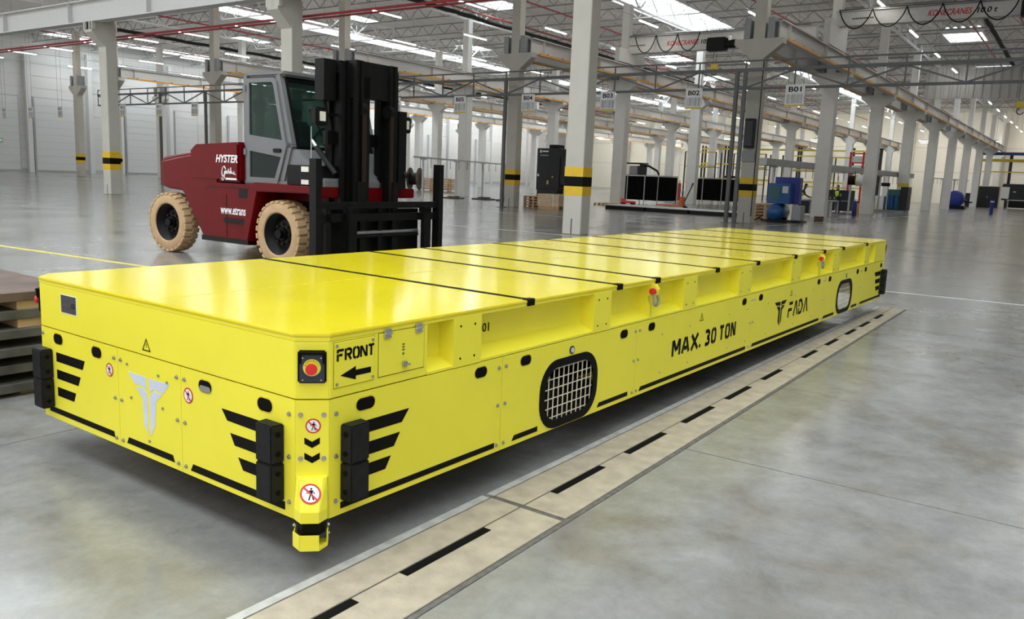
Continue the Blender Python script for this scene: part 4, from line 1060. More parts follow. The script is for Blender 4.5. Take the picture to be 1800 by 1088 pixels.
# mast
ZM = 3.22
def rail(y, x0, x1, w, zt, nm): return MB().box(x0, x0 + .05, y - w/2, y + w/2, .18, zt).box(x1 - .05, x1, y - w/2, y + w/2, .18, zt).box(x0, x1, y - .03, y + .03, .18, zt).build(nm, M['flblack'], fk)
for s in (-1, 1):
    rail(s * .52, .60, .92, .20, ZM - .06, 'outer_mast_rail'); rail(s * .37, .80, 1.06, .16, ZM, 'inner_mast_rail')
    MB().cyl((.70, s * .40, .3), (.70, s * .40, 2.75), .07, n=14).build('lift_cylinder', M['flblack'], fk, smooth=True)
    MB().cyl((.70, s * .40, 2.75), (.70, s * .40, 3.1), .045, n=12).build('cylinder_rod', M['zinc'], fk, smooth=True)
    MB().bar((1.09, s * .30, .9), (1.09, s * .30, 2.5), .07, .03).build('lift_chain', M['chain'], fk)
    MB().cyl((1.03, s * .30 - .05, 2.5), (1.03, s * .30 + .05, 2.5), .10, n=16).build('chain_pulley', M['flblack'], fk)
    MB().cyl((.55, s * .78, 1.9), (.98, s * .78, 1.5), .045, n=10).build('tilt_cylinder', M['flblack'], fk)
    MB().cyl((.45, s * .78, 2.0), (.60, s * .78, 1.86), .028, n=10).build('cylinder_rod', M['silver'], fk)
B('mast_cross_member', 'flblack', .70, .86, -.6, .6, ZM - .20, ZM - .02); B('mast_cross_member', 'flblack', .86, 1.02, -.43, .43, ZM - .55, ZM)
B('mast_cross_member', 'flblack', .62, .74, -.72, .72, 1.95, 2.15); B('mast_cross_member', 'flblack', .62, .74, -.72, .72, .3, .55)
B('mast_guard', 'flblack', .60, .66, -.5, .02, .6, 3.1); B('hose_reel_cover', 'flblack', .92, 1.02, -.30, -.12, 1.1, 3.0)
for s in (-1, 1):
    B('mast_bracket', 'flblack', .60, .80, s * .62 - (.24 if s < 0 else 0), s * .62 + (.12 if s > 0 else 0), 2.60 if s < 0 else 2.2, 3.2 if s < 0 else 3.0)
    for k in range(4):
        y = s * (.66 + .035 * k)
        MB().tube([(.62 + .03 * k, y, 3.1), (.60 + .03 * k, y + s * .05, 2.8), (.68 + .02 * k, y + s * .03, 2.5), (.72, y - s * .02, 2.2), (.74, y, 1.3)], .014, 5).build('hydraulic_hose', M['flblack'], fk, smooth=True)
    h = B('work_lamp', 'flblack', .70, .84, s * .92 - .12, s * .92 + .12, 2.22, 2.48, bevel=.02)
    B('lamp_lens', 'lampglass', .84, .85, s * .92 - .055, s * .92 + .055, 2.28, 2.42, parent=h)
    MB().bar((.75, s * .55, 2.4), (.75, s * .85, 2.38), .03, .03).build('lamp_arm', M['flblack'], h)
B('mast_side_block', 'flblack', .7, .95, .62, .80, 1.3, 2.55)
MB().tube([(.66, -.98, 1.3), (.66, -.98, 2.2)], .008, 5).build('hydraulic_hose', M['galv'], fk)
# carriage and forks
cr = B('carriage_plate', 'flblack', 1.16, 1.22, -1.36, 1.36, 1.00, 1.10)
for z0_, z1_ in ((.80, .92), (.14, .26)): B('carriage_rail', 'flblack', 1.10, 1.20, -1.34, 1.34, z0_, z1_, parent=cr)
for s in (-1, 1):
    B('carriage_post', 'flblack', 1.12, 1.26, s * 1.36 - .055, s * 1.36 + .055, .04, 1.72, parent=cr)
    B('carriage_inner_post', 'flblack', 1.1, 1.2, s * 1.12 - .05, s * 1.12 + .05, .1, 1.0, parent=cr)
    B('carriage_upright', 'flblack', 1.0, 1.14, s * .36 - .06, s * .36 + .06, .2, 1.4, parent=cr)
B('carriage_upright', 'flblack', 1.10, 1.16, -.04, .04, .14, 1.06, parent=cr)
for z in (.56, .62): MB().cyl((1.14, -.6, z), (1.14, .9, z), .03, n=10).build('fork_positioner_rod', M['zinc'] if z > .6 else M['flblack'], cr)
B('carriage_back_panel', 'flblack', .96, 1.06, -1.25, 1.0, .16, .98, parent=cr)
for y in (-.72, .98):
    f_ = MB().prism([(1.22, y - .09, 1.0), (1.30, y - .09, 1.0), (1.30, y - .09, .15), (2.55, y - .09, .07), (2.55, y - .09, .05), (1.22, y - .09, .05)], (0, .18, 0)).build('fork', M['flblack'], fk, bevel=.008)
    B('fork_hook', 'flblack', 1.18, 1.30, y - .09, y + .09, .93, 1.02, parent=f_)
# ------------------------------------------------------------------ pile of steel plates at the left edge
PX0, PX1, PY0, PY1 = -2.2, .80, 3.40, 5.9
zz = .03
names = ['bottom', 'second from the bottom', 'third from the bottom', 'third from the top', 'second from the top', 'top']
for k in range(6):
    jx, jy = random.uniform(-.05, .05), random.uniform(-.04, .02)
    z0_ = zz + k * .122
    p_ = MB().box(PX0 + jx, PX1 + jx, PY0 + jy, PY1 + jy, z0_, z0_ + .062).build('steel_plate', M['rust'] if k == 5 else M['plateedge'], None, bevel=.004, seg=1)
    tag(p_, '%s rusty steel slab of the pile at the left edge' % names[k], 'steel slab', 'steel slabs at the left edge')
    if k < 5:
        for q, x in enumerate((-1.6, -.55, .48)):
            o = MB().box(x - .09, x + .09, PY0 + (.02 if k > 2 else .45) + .04 * (q % 2), PY1 - .05, z0_ + .062, z0_ + .122).build('timber_block', M['wood'] if k > 2 else M['rust'], None)  # lower spacers take the darker rust brown instead of wood
            tag(o, 'timber spacer %s, on the %s steel slab' % (('at the far end', 'in the middle', 'by the platform')[q], names[k]), 'timber', 'timber spacers in the slab pile')
for q, x in enumerate((-1.6, -.55, .48)):
    tag(MB().box(x - .08, x + .08, PY0 + .05, PY1 - .05, 0, .03).build('timber_block', M['wood']), 'flat timber %s under the whole slab pile' % ('at the far end', 'in the middle', 'by the platform')[q], 'timber', 'timber spacers in the slab pile')
# ------------------------------------------------------------------ things around column D and beyond
def T(name, label, cat, x, y, rz=TH, group=None): return thing(name, label, cat, (x, y, 0), rz, group)
def bx(t, nm, m_, *a, bevel=0): return MB().box(*a).build(nm, M[m_], t, bevel=bevel, seg=1)
def cy(t, nm, m_, p, q, r, r2=None, n=16): return MB().cyl(p, q, r, r2, n).build(nm, M[m_], t, smooth=True)
cD = COLS[(1, 0)]; dl = cD.location
t = T('control_box', 'dark control box mounted high on the column left of the compressor', 'box', dl.x - .26, dl.y)
bx(t, 'box_body', 'darkgrey', -.3, 0, -.22, .16, 3.1, 4.3, bevel=.02); bx(t, 'box_front', 'plate', -.32, -.3, -.18, .12, 3.2, 4.2); bx(t, 'cable_duct', 'midgrey', -.06, 0, -.28, .28, 2.55, 3.0, bevel=.01)
t = tag(MB().cyl((dl.x - .28, dl.y - .32, .3), (dl.x - .28, dl.y - .32, 6.7), .02, n=6).build('conduit_pipe', M['flblack']), 'thin black conduit running down the banded column by the compressor', 'pipe')
# blue compressor on tank
t = T('air_compressor', 'bright blue screw compressor on a round blue tank beside the banded column', 'compressor', 35.2, 9.95, TH)
bx(t, 'cabinet', 'blue', -.45, .45, -.5, .5, .82, 1.72, bevel=.02)
bx(t, 'rear_cabinet', 'blue2', .0, .5, -.75, .35, .82, 2.0, bevel=.02)
bx(t, 'grille', 'teal', -.465, -.45, -.05, .38, 1.0, 1.58); bx(t, 'control_panel', 'lightgrey', -.46, -.45, -.4, -.15, 1.3, 1.6)
MB().lathe([(0, -.75), (.12, -.74), (.29, -.66), (.37, -.5), (.37, .5), (.29, .66), (.12, .74), (0, .75)], 24, (0, .1, .45), 'x').build('air_tank', M['blue'], t, smooth=True)
for x in (-.4, .4): bx(t, 'tank_foot', 'flblack', x - .06, x + .06, -.2, .4, 0, .2)
bx(t, 'dryer', 'midgrey', -.35, .3, -1.0, -.6, .12, .78, bevel=.03); bx(t, 'base_frame', 'flblack', -.5, .5, -1.05, .7, .03, .1)
MB().tube([(-.2, .7, .3), (-.3, 1.0, .05), (-.4, 1.3, .03), (-.2, 1.5, .4), (0, 1.55, 1.0)], .025, 6).build('air_hose', M['flblack'], t, smooth=True)
def pallet(x, y, rz, label, group=None, z=0, m_='wood'):
    t = thing('pallet', label, 'pallet', (x, y, z), rz, group)
    for yy in (-.5, -.25, 0, .25, .5): bx(t, 'deck_board', m_, -.6, .6, yy - .09 if abs(yy) < .5 else yy - .08, yy + .09 if abs(yy) < .5 else yy + .08, .12, .144)
    for xx in (-.55, 0, .55):
        bx(t, 'stringer', m_, xx - .05, xx + .05, -.58, .58, .098, .12)
        for yy in (-.5, 0, .5): bx(t, 'block', m_, xx - .05, xx + .05, yy - .07, yy + .07, .022, .098)
    for yy in (-.5, 0, .5): bx(t, 'bottom_board', m_, -.6, .6, yy - .05, yy + .05, 0, .022)
    return t
for k in range(5): pallet(37.6, 11.3, TH, 'wooden pallet %s in the stack behind the compressor' % ('lowest', 'second from below', 'middle', 'fourth from below', 'topmost')[k], 'pallets behind the compressor', k * .145)
# dark filter machine with crates in front
t = T('filter_machine', 'dark grey filter machine with white lettering behind the wooden crates', 'machine', 34.8, 21.95, TH)
bx(t, 'body', 'darkgrey', -.6, .6, -.65, .75, .95, 3.05, bevel=.02); bx(t, 'side_body', 'darkgrey', -.5, .5, -.95, -.65, 1.2, 2.6, bevel=.02)
MB().prism([(-.6, .75, .95), (-.6, -.65, .95), (-.6, -.40, .62), (-.6, .45, .62)], (1.2, 0, 0)).build('hopper', M['darkgrey'], t)
bx(t, 'fan_box', 'flblack', -.3, .3, -.35, .2, 3.05, 3.25)
for y in (-.9, -.6, .7): bx(t, 'leg', 'darkgrey', -.5, -.42, y - .04, y + .04, 0, 1.0); bx(t, 'leg', 'darkgrey', .42, .5, y - .04, y + .04, 0, 1.0)
bx(t, 'maker_mark', 'white', -.606, -.6, .47, .58, 2.82, 2.96); bx(t, 'maker_lettering', 'white', -.606, -.6, .05, .42, 2.86, 2.93); bx(t, 'maker_lettering', 'midgrey', -.606, -.6, .05, .55, 2.66, 2.72)
bx(t, 'warning_label', 'rackyellow', -.61, -.6, -.02, .08, 1.2, 1.4); bx(t, 'warning_label', 'rackyellow', -.61, -.6, -.3, -.22, 1.55, 1.63); bx(t, 'label', 'white', -.61, -.6, .58, .68, 1.6, 1.72)
cy(t, 'hose', 'zinc', (0, -1.15, .3), (0, -1.15, 2.0), .12)
cr_ = T('wooden_crate', 'pale wooden crate on a pallet in front of the dark filter machine', 'crate', 32.4, 20.35, TH)
for y in range(6): bx(cr_, 'board', 'lightwood', -.5, .5, -.62 + .0, .62, .16 + y * .10, .252 + y * .10)
for y in (-.3,): bx(cr_, 'strap', 'zinc', -.51, .51, y - .02, y + .02, .1, .77)
for xx in (-.4, 0, .4): bx(cr_, 'runner', 'wood', xx - .05, xx + .05, -.6, .6, 0, .16)
for k in range(4): pallet(33.2, 21.75, TH + 1.57, '%s wooden pallet in the low stack left of the pale crate' % ('lowest', 'second', 'third', 'topmost')[k], 'pallets left of the pale crate', k * .145)
# dark scrap and plates on the floor
for k, (x, y, w_, d_, h_) in enumerate([(37.9, 31.6, .5, .6, .12), (38.9, 29.9, .5, .6, .14), (39.1, 28.3, .45, .5, .16), (40.9, 29.2, .4, .4, .38), (41.2, 27.2, .5, .5, .22)]):
    o = T('machine_part', 'dark machine part on the floor left of the banded B04 column, %s' % ('leftmost', 'second from left', 'third from left', 'tallest one', 'rightmost')[k], 'machine part', x, y, TH + random.uniform(-.3, .3), 'dark parts on the floor')
    bx(o, 'base', 'plateedge', -w_, w_, -d_, d_, 0, h_ * .6, bevel=.03); bx(o, 'housing', 'rust', -w_ * .5, w_ * .6, -d_ * .6, d_ * .4, h_ * .6, h_ * 1.2, bevel=.03); cy(o, 'shaft', 'chain', (0, -d_ * .8, h_ * .9), (0, d_ * .7, h_ * .9), h_ * .2)
# supply rail stands (overhead pipe on T posts)
def supply_rail(label, p0, p1, nposts, h, m_='galv', hooks=12, thick=.08, deep=.10):
    p0 = Vector(p0 + (0,)); p1 = Vector(p1 + (0,)); d = p1 - p0; Lr = d.length; t = thing('supply_rail', label, 'rail', p0, math.atan2(d.y, d.x), 'overhead supply rails')
    MB().box(0, Lr, -thick / 2, thick / 2, h - deep, h).build('rail', M[m_], t)
    for k in range(nposts):
        x = Lr * (k + .25) / (nposts - .5)
        MB().box(x - .05, x + .05, -.05, .05, 0, h - deep).box(x - .4, x + .4, -.04, .04, h - deep - .08, h - deep).build('post', M[m_], t); bx(t, 'foot', m_, x - .15, x + .15, -.15, .15, 0, .015)
    hk = None
    for k in range(hooks):
        if hk is None: o = hk = MB().cyl((0, 0, h - deep - .55), (0, 0, h - deep), .018, n=5).build('drop_hose', M['steel'], t)
        else: o = hk.copy(); COL.objects.link(o); o.parent = t
        o.location = (Lr * (k + .6) / hooks, 0, 0)
    return t
supply_rail('grey overhead supply rail on posts right of the forklift', (33.0, 30.4), (52.5, 38.0), 4, 2.45)
supply_rail('long grey supply rail with hoses over the workbenches behind the compressor', (40.5, 12.9), (71, 11.6), 5, 3.0, hooks=26, thick=.5, deep=.35)
supply_rail('far grey supply rail on posts behind the rounded blue machine', (98, 15.0), (109, 12.6), 4, 3.2, hooks=12)
# cable reels and crates far behind the forklift mast
for k, (x, y, r_) in enumerate([(50.2, 48.6, .85), (50.8, 46.9, .95)]):
    t = T('cable_reel', ('black cable reel far right of the forklift mast', 'brown wooden cable reel right of the black one')[k], 'cable reel', x, y, TH + .4)
    for yy in (-.45, .4): MB().cyl((0, yy, r_), (0, yy + .06, r_), r_, n=24).build('flange', M['rust' if k else 'darkgrey'], t)
    MB().cyl((0, -.45, r_), (0, .45, r_), r_ * .55, n=18).build('drum', M['flblack'], t)
for k, (x, y) in enumerate([(51.2, 45.3), (52.0, 44.0), (51.6, 42.6)]):
    t = T('slatted_crate', ('brown slatted crate beside the cable reels', 'brown slatted crate behind the gantry post', 'pale slatted crate right of the fork post')[k], 'crate', x, y)
    for z in range(5): bx(t, 'slat', 'lightwood' if k == 2 else 'wood', -.5, .5, -.55, .55, .12 + z * .2, .25 + z * .2)
    for yy in (-.5, .5):
        for xx in (-.46, .46): bx(t, 'corner_post', 'wood', xx - .05, xx + .05, yy - .05, yy + .05, 0, 1.1)
# welding booths with black strip curtains
def booth(label, x, y, w_, d_, h_, strips, z_=.32):
    t = T('curtain_booth', label, 'booth', x, y, TH - .12, 'black curtain booths')
    for yy in (-w_ / 2, w_ / 2):
        for xx in (0, d_): bx(t, 'post', 'galv', xx - .03, xx + .03, yy - .03, yy + .03, 0, h_)
    for xx in (0, d_): bx(t, 'top_rail', 'galv', xx - .03, xx + .03, -w_ / 2, w_ / 2, h_ - .06, h_)
    for yy in (-w_ / 2, w_ / 2): bx(t, 'top_rail', 'galv', 0, d_, yy - .03, yy + .03, h_ - .06, h_)
    st_ = w_ / strips; src = None
    mb = MB(); pts = []
    for q in range(9): pts.append((-.02 - .03 * math.sin(q * math.pi / 4), -st_ * .6 + st_ * 1.2 * q / 8))
    n = len(pts); mb.add([(a, b, z) for z in (z_, h_ - .08) for a, b in pts], [(i, i + 1, n + i + 1, n + i) for i in range(n - 1)])
    for k in range(strips):
        for fc in (0, 1):
            if src is None: o = src = mb.build('curtain_strip', M['curtain'], t)
            else: o = src.copy(); COL.objects.link(o); o.parent = t
            o.location = (0 if fc == 0 else d_, -w_ / 2 + (k + .5) * st_, 0)
    for k in range(int(d_ / st_)):
        for s in (-1, 1):
            o = src.copy(); COL.objects.link(o); o.parent = t; o.location = ((k + .5) * st_, s * w_ / 2, 0); o.rotation_euler = (0, 0, math.pi / 2)
    for yy in (-w_ * .17, w_ * .3): bx(t, 'front_post', 'galv', -.09, -.05, yy - .03, yy + .03, 0, h_)
    return t
booth('left booth closed off with black strip curtains, welding arm on top', 47.3, 23.5, 2.9, 2.4, 1.95, 14)
booth('right booth closed off with black strip curtains, beside the gantry post', 57.2, 22.3, 3.4, 2.6, 2.0, 16)
t = T('fume_extractor', 'grey welding extraction unit with bent black arm on the left curtain booth', 'extraction arm', 48.0, 24.0)
bx(t, 'unit', 'midgrey', -.3, .4, -.1, .5, 1.95, 2.55, bevel=.03); bx(t, 'unit_top', 'darkgrey', -.4, .5, -.5, .7, 2.65, 2.75); bx(t, 'unit_stand', 'darkgrey', -.2, .3, -.5, -.2, 1.95, 2.65)
MB().tube([(0, -.3, 2.6), (0, -.8, 2.55), (0, -1.4, 2.25), (0, -1.55, 2.0)], .07, 8).build('arm', M['flblack'], t, smooth=True)
t = T('ring_lamp', 'flat black ring on top of the right curtain booth', 'ring', 57.6, 21.3)
MB().tube([(.35 * math.cos(a), .5 * math.sin(a), 2.12) for a in [2 * math.pi * k / 16 for k in range(17)]], .09, 6).build('ring_body', M['flblack'], t, smooth=True)
# low steel platform and pallet truck in front of the booths
for k in range(3):
    t = T('floor_platform', ('low flat platform in front of the left booth', 'low flat platform between the two booths', 'low flat platform ending at the gantry post')[k], 'platform', 38.2, 19.0 - k * 2.45 + .0, TH, 'low platforms on the floor')
    bx(t, 'top_plate', 'lightgrey', -1.0, 1.0, -1.2, 1.2, .20, .24)
    for xx in (-.9, .9): bx(t, 'beam', 'flblack', xx - .08, xx + .08, -1.15, 1.15, .0, .20)
for k in range(2): pallet(42.5, 23.1 - k * 1.3, TH + 1.57, ('wooden pallet at the foot of the B03 column', 'wooden pallet under the red jack')[k], 'pallets by the left booth')
t = T('trolley_jack', 'small bright red jack on a pallet before the left booth', 'jack', 42.6, 21.7); t.location.z = .144
bx(t, 'body', 'red', -.2, .2, -.45, .35, .06, .2, bevel=.03); bx(t, 'handle_socket', 'red', -.08, .08, .2, .45, .15, .32, bevel=.02)
for yy in (-.35, .3): cy(t, 'wheel', 'flblack', (-.22, yy, .06), (.22, yy, .06), .06)
t = T('pallet_truck', 'orange hand pallet truck with black handle between the curtain booths', 'pallet truck', 43.0, 18.6, TH + .1)
for xx in (-.2, .2): bx(t, 'fork', 'orange2', xx - .08, xx + .08, -.1, 1.2, .18, .26)
MB().prism([(-.28, -.1, .15), (-.28, -.35, .15), (-.28, -.32, .75), (-.28, -.18, .75)], (.56, 0, 0)).build('pump_body', M['orange2'], t); cy(t, 'wheel', 'flblack', (-.1, -.45, .12), (.1, -.45, .12), .12)
cy(t, 'handle', 'flblack', (0, -.4, .5), (0, -.75, 1.35), .03, n=8); MB().tube([(0, -.75, 1.35), (-.12, -.78, 1.42), (-.1, -.82, 1.55), (.1, -.82, 1.55), (.12, -.78, 1.42), (0, -.75, 1.35)], .025, 6).build('grip', M['flblack'], t)
t = T('gas_bottle_rack', 'rack of grey and red gas bottles between the curtain booths', 'rack', 60.5, 27.0)
for q, m_ in enumerate(('midgrey', 'midgrey', 'redpipe', 'redpipe')): cy(t, 'gas_bottle', m_, (0, .8 - q * .35, .1), (0, .8 - q * .35, 1.5), .13); cy(t, 'valve_cap', 'rackyellow' if q > 1 else 'white', (0, .8 - q * .35, 1.5), (0, .8 - q * .35, 1.72), .07)
bx(t, 'frame', 'galv', -.25, .25, -.6, 1.2, .0, .1); bx(t, 'back_bar', 'galv', .2, .25, -.6, 1.2, .9, .96)
# workbench, people, welding gear under the long supply rail
t = T('workbench', 'grey steel workbench behind the blue compressor', 'workbench', 47.5, 11.9)
bx(t, 'table_top', 'midgrey', -.8, .8, -1.0, 1.0, .82, .9, bevel=.01); bx(t, 'side_panel', 'darkgrey', -.75, .75, .3, .95, .1, .82)
for xx in (-.72, .72):
    for yy in (-.95, .95): bx(t, 'leg', 'lightgrey', xx - .04, xx + .04, yy - .04, yy + .04, 0, .82)
bx(t, 'side_panel', 'midgrey', -.75, -.72, -.9, .25, .1, .8)
t = T('cardboard_box', 'small brown carton on the floor beside the compressor', 'carton', 38.4, 9.15, TH + .4)
bx(t, 'box_body', 'rust', -.15, .15, -.2, .2, 0, .26, bevel=.01); bx(t, 'flap', 'lightwood', -.16, .0, -.2, .2, .25, .27); bx(t, 'flap', 'lightwood', .05, .2, -.2, .2, .27, .29)
def person(label, x, y, rz, lean=.15):
    t = thing('person', label, 'person', (x, y, 0), rz)
    sk = [(0,0,.92),(lean*.5,0,1.15),(lean,0,1.38),(lean*1.15,0,1.52),(lean*1.3,0,1.62),(lean*1.35,0,1.74),
          (lean,-.19,1.40),(lean+.08,-.24,1.15),(lean+.32,-.18,1.02),(lean+.40,-.16,1.0),
          (lean,.19,1.40),(lean+.08,.24,1.15),(lean+.32,.18,1.02),(lean+.40,.16,1.0),
          (0,-.10,.88),(.02,-.11,.48),(-.02,-.11,.08),(.12,-.11,.04),(0,.10,.88),(.02,.11,.48),(-.02,.11,.08),(.12,.11,.04)]
    ed = [(0,1),(1,2),(2,3),(3,4),(4,5),(2,6),(6,7),(7,8),(8,9),(2,10),(10,11),(11,12),(12,13),(0,14),(14,15),(15,16),(16,17),(0,18),(18,19),(19,20),(20,21)]
    rad = [.15,.14,.16,.06,.10,.085,.07,.05,.04,.035,.07,.05,.04,.035,.095,.07,.05,.045,.095,.07,.05,.045]
    me = bpy.data.meshes.new('body'); me.from_pydata(sk, ed, []); o = bpy.data.objects.new('body', me); COL.objects.link(o); o.parent = t
    m = o.modifiers.new('skin', 'SKIN')
    for v_, r_ in zip(me.skin_vertices[0].data, rad): v_.radius = (r_, r_ * .9)
    me.skin_vertices[0].data[0].use_root = True
    s_ = o.modifiers.new('sub', 'SUBSURF'); s_.levels = 1; s_.render_levels = 1; me.materials.append(M['cloth'])
    me2 = bpy.data.meshes.new('vest'); me2.from_pydata([(lean*.35,0,1.02),(lean*.6,0,1.2),(lean,0,1.40),(lean,-.15,1.42),(lean,.15,1.42)], [(0,1),(1,2),(2,3),(2,4)], []); o2 = bpy.data.objects.new('hi_vis_vest', me2); COL.objects.link(o2); o2.parent = t
    o2.modifiers.new('skin', 'SKIN'); 
    for v_, r_ in zip(me2.skin_vertices[0].data, (.175, .175, .18, .10, .10)): v_.radius = (r_, r_ * .95)
    me2.skin_vertices[0].data[0].use_root = True
    o2.modifiers.new('sub', 'SUBSURF').render_levels = 1; me2.materials.append(M['hivis'])
    MB().lathe([(0, -.12), (.06, -.11), (.085, -.04), (.09, .03), (.075, .10), (.03, .125), (0, .13)], 14, (lean * 1.4 + .01, 0, 1.68)).build('head', M['skin'], t, smooth=True)
    MB().lathe([(.096, .0), (.098, .05), (.08, .115), (.03, .14), (0, .142)], 14, (lean * 1.4 - .012, 0, 1.685)).build('hair', M['hair'], t, smooth=True)
    for s in (-1, 1): MB().lathe([(0, -.09), (.03, -.07), (.04, 0), (.035, .06), (0, .08)], 8, (lean + .42, s * .16, 1.0)).build('hand', M['skin'], t, smooth=True)
    return t
person('person in dark clothes and yellow hi-vis vest bending over the workbench', 49.3, 13.6, math.radians(-75), .28)
person('person in yellow hi-vis vest standing right of the workbench column', 52.6, 12.1, math.radians(150), .12)
t = T('cable_spool', 'yellow and black cable spool hanging under the supply rail', 'spool', 53.2, 11.4)
cy(t, 'spool_core', 'flblack', (0, .35, 2.15), (0, -.1, 2.15), .30); cy(t, 'yellow_flange', 'rackyellow', (0, -.1, 2.15), (0, -.15, 2.15), .36); cy(t, 'white_flange', 'white', (0, -.15, 2.15), (0, -.5, 2.15), .34); MB().cyl((0, 0, 2.4), (0, 0, 2.7), .03, n=6).build('hanger', M['steel'], t)
t = T('welding_cabinet', 'dark welding cell with mesh sides behind the gas cylinders', 'cabinet', 57.3, 13.7)
bx(t, 'body', 'darkgrey', -.8, .8, -1.2, 1.2, .1, 1.5, bevel=.02); bx(t, 'lower_shelf', 'midgrey', -.85, -.8, -1.2, 1.2, .75, .8)
for yy in (-1.2, -.4, .4, 1.2): bx(t, 'frame_post', 'galv', -.86, -.8, yy - .03, yy + .03, 0, 2.4)
for k, (x, y, m_, h_, lab) in enumerate([(50.0, 10.45, 'blue2', .95, 'tall dark blue gas cylinder standing on the floor'), (51.6, 10.7, 'orange', .8, 'orange gas cylinder beside the dark blue one'), (58.2, 11.3, 'rackyellow', .85, 'yellow gas cylinder right of the grey column')]):
    t = T('gas_cylinder', lab, 'gas cylinder', x, y, TH, 'gas cylinders')
    MB().lathe([(0, 0), (.13, 0), (.135, .03), (.135, h_ - .2), (.11, h_ - .1), (.05, h_ - .04), (0, h_ - .03)], 18).build('bottle', M[m_], t, smooth=True)
    cy(t, 'valve', 'flblack' if k else 'white', (0, 0, h_ - .05), (0, 0, h_ + .08), .045)
t = T('teal_machine', 'teal and grey machine with a white box under the far supply rail', 'machine', 64.0, 11.2)
bx(t, 'base', 'midgrey', -1, 1, -.9, 1.2, .0, .2); bx(t, 'teal_body', 'teal', -.7, .7, -.5, .35, .2, 1.7, bevel=.05); bx(t, 'grey_body', 'darkgrey', -.7, .7, -1.0, -.5, .2, 1.9, bevel=.02); bx(t, 'white_box', 'white', -.8, .2, .55, 1.15, .2, 1.2, bevel=.02); bx(t, 'monitor', 'flblack', -.5, -.4, .3, .9, 1.9, 2.15); bx(t, 'yellow_guard', 'rackyellow', -.6, -.5, -1.0, -.2, 1.9, 2.15); cy(t, 'monitor_pole', 'midgrey', (-.45, .4, 1.2), (-.45, .4, 1.9), .04, n=8)
for yy in (-.3, .0, .2): cy(t, 'pump', 'blue', (-.75, yy, .3), (-.75, yy, 1.3), .12)
t = T('blue_cleaning_machine', 'rounded royal blue machine on the far floor', 'machine', 95.0, 11.7, TH)
MB().lathe([(0, -.85), (.6, -.85), (.85, -.7), (.9, 0), (.85, .7), (.6, .85), (0, .85)], 20, (0, 0, 1.0), 'x').build('housing', M['blue2'], t, smooth=True)
bx(t, 'base', 'flblack', -.9, .9, -1.0, 1.0, 0, .35, bevel=.05); MB().tube([(0, -.8, .8), (0, -1.2, .7), (0, -1.6, .75)], .08, 6).build('hose', M['flblack'], t)
for k in range(2):
    t = T('machine_cabinet', ('dark grey double door cabinet on the far right', 'low dark grey cabinet left of the double door cabinet')[k], 'cabinet', 118.5 - k * 2, 11.6 + k * 2.0, TH)
    h_ = 2.6 - k * .9
    bx(t, 'body', 'darkgrey', -.5, .5, -1.3 + k * .4, 1.3 - k * .4, 0, h_, bevel=.03); bx(t, 'door', 'darkgrey', -.53, -.5, -1.25 + k * .4, -.02, .1, h_ - .1); bx(t, 'door', 'darkgrey', -.53, -.5, .02, 1.25 - k * .4, .1, h_ - .1); bx(t, 'door_handle', 'silver', -.56, -.53, -.12, -.06, h_ * .45, h_ * .55)
t = T('press_machine', 'wide black machine with white side boards at the right edge', 'machine', 116.0, 8.0, TH)
bx(t, 'body', 'darkgrey', -.7, .7, -2.2, 1.7, 1.0, 3.0, bevel=.1); bx(t, 'chassis', 'flblack', -.8, .8, -1.4, 1.0, .15, 1.1, bevel=.05); bx(t, 'side_board', 'white', -.75, -.7, .9, 1.8, 1.2, 2.6); bx(t, 'side_board', 'white', -.75, -.7, -2.3, -1.3, 1.2, 2.6)
for yy in (-1.3, .9): bx(t, 'leg', 'zinc', -.9, -.8, yy - .06, yy + .06, 0, 1.1)
bx(t, 'front_bar', 'zinc', -.9, -.85, -1.5, 1.1, 1.0, 1.1); bx(t, 'nameplate', 'white', -.71, -.7, .2, .5, 2.0, 2.1)
t = T('bollard', 'blue protective bollard standing on the right floor', 'bollard', 76.0, 6.2); cy(t, 'post', 'blue2', (0, 0, 0), (0, 0, 1.2), .14); cy(t, 'cap', 'white', (0, 0, 1.0), (0, 0, 1.08), .145)
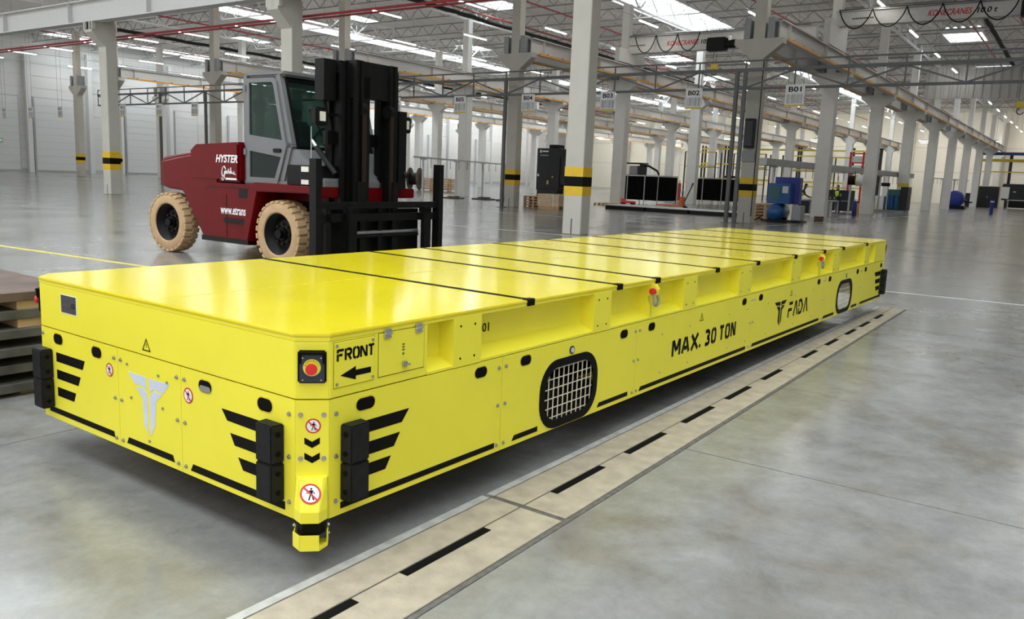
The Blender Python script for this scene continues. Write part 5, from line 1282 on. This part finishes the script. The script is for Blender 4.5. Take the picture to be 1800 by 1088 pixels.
# tall storage rack near the end wall
t = T('storage_rack', 'tall storage rack with dark uprights and yellow beams at the far right', 'rack', 128, 4.0)
for k in range(8):
    y = 10 - k * 3.6; bx(t, 'upright', 'darkgrey', -.1, .1, y - .14, y + .14, 0, 7.3); bx(t, 'upright', 'darkgrey', 1.1, 1.3, y - .14, y + .14, 0, 7.3)
for z, m_ in ((2.6, 'rackyellow'), (4.6, 'rackyellow'), (6.0, 'rackyellow'), (6.9, 'blue')): bx(t, 'rack_beam', m_, -.14, -.1, -15.2, 10, z, z + (.16 if z < 6 else .4))
t = T('storage_rack', 'far storage rack with yellow beams seen behind the curtain booths', 'rack', 118, 36.0)
for k in range(8):
    y = 14 - k * 3.6; bx(t, 'upright', 'darkgrey', -.1, .1, y - .12, y + .12, 0, 7.2); bx(t, 'upright', 'darkgrey', 1.1, 1.3, y - .12, y + .12, 0, 7.2)
for z in (2.2, 4.4, 6.6): bx(t, 'rack_beam', 'rackyellow', -.14, -.1, -11.2, 14, z, z + .25)
for k in range(4):
    t = T('scaffold_frame', 'yellow railed maintenance platform far behind the booths, %s' % ('leftmost', 'second from left', 'second from right', 'rightmost')[k], 'platform', 86 + k * 3, 36.0 - k * 4.5, TH, 'yellow railed platforms')
    for yy in (-1.8, 1.8):
        for xx in (-.8, .8): bx(t, 'post', 'darkgrey', xx - .06, xx + .06, yy - .06, yy + .06, 0, 5.0)
    for z in (1.6, 3.4, 4.9): bx(t, 'guard_rail', 'rackyellow', -.84, -.76, -1.8, 1.8, z, z + .14)
    bx(t, 'deck', 'midgrey', -.8, .8, -1.8, 1.8, 3.3, 3.38)
t = T('red_frame_rack', 'red steel frame rack with pale boxes behind the grey gas cylinder column', 'rack', 84, 18.5)
for yy in (-1.2, 0, 1.2): bx(t, 'upright', 'redline', -.08, .08, yy - .08, yy + .08, 0, 5.2)
for z in (3.2, 4.1, 5.0): bx(t, 'shelf', 'redline', -.1, .6, -1.2, 1.2, z, z + .1)
for z in (3.3, 4.2): bx(t, 'shelf_load', 'white', 0, .5, -1.0, 1.0, z, z + .6)
for o in bpy.data.objects:
    if '_w' in o: del o['_w']
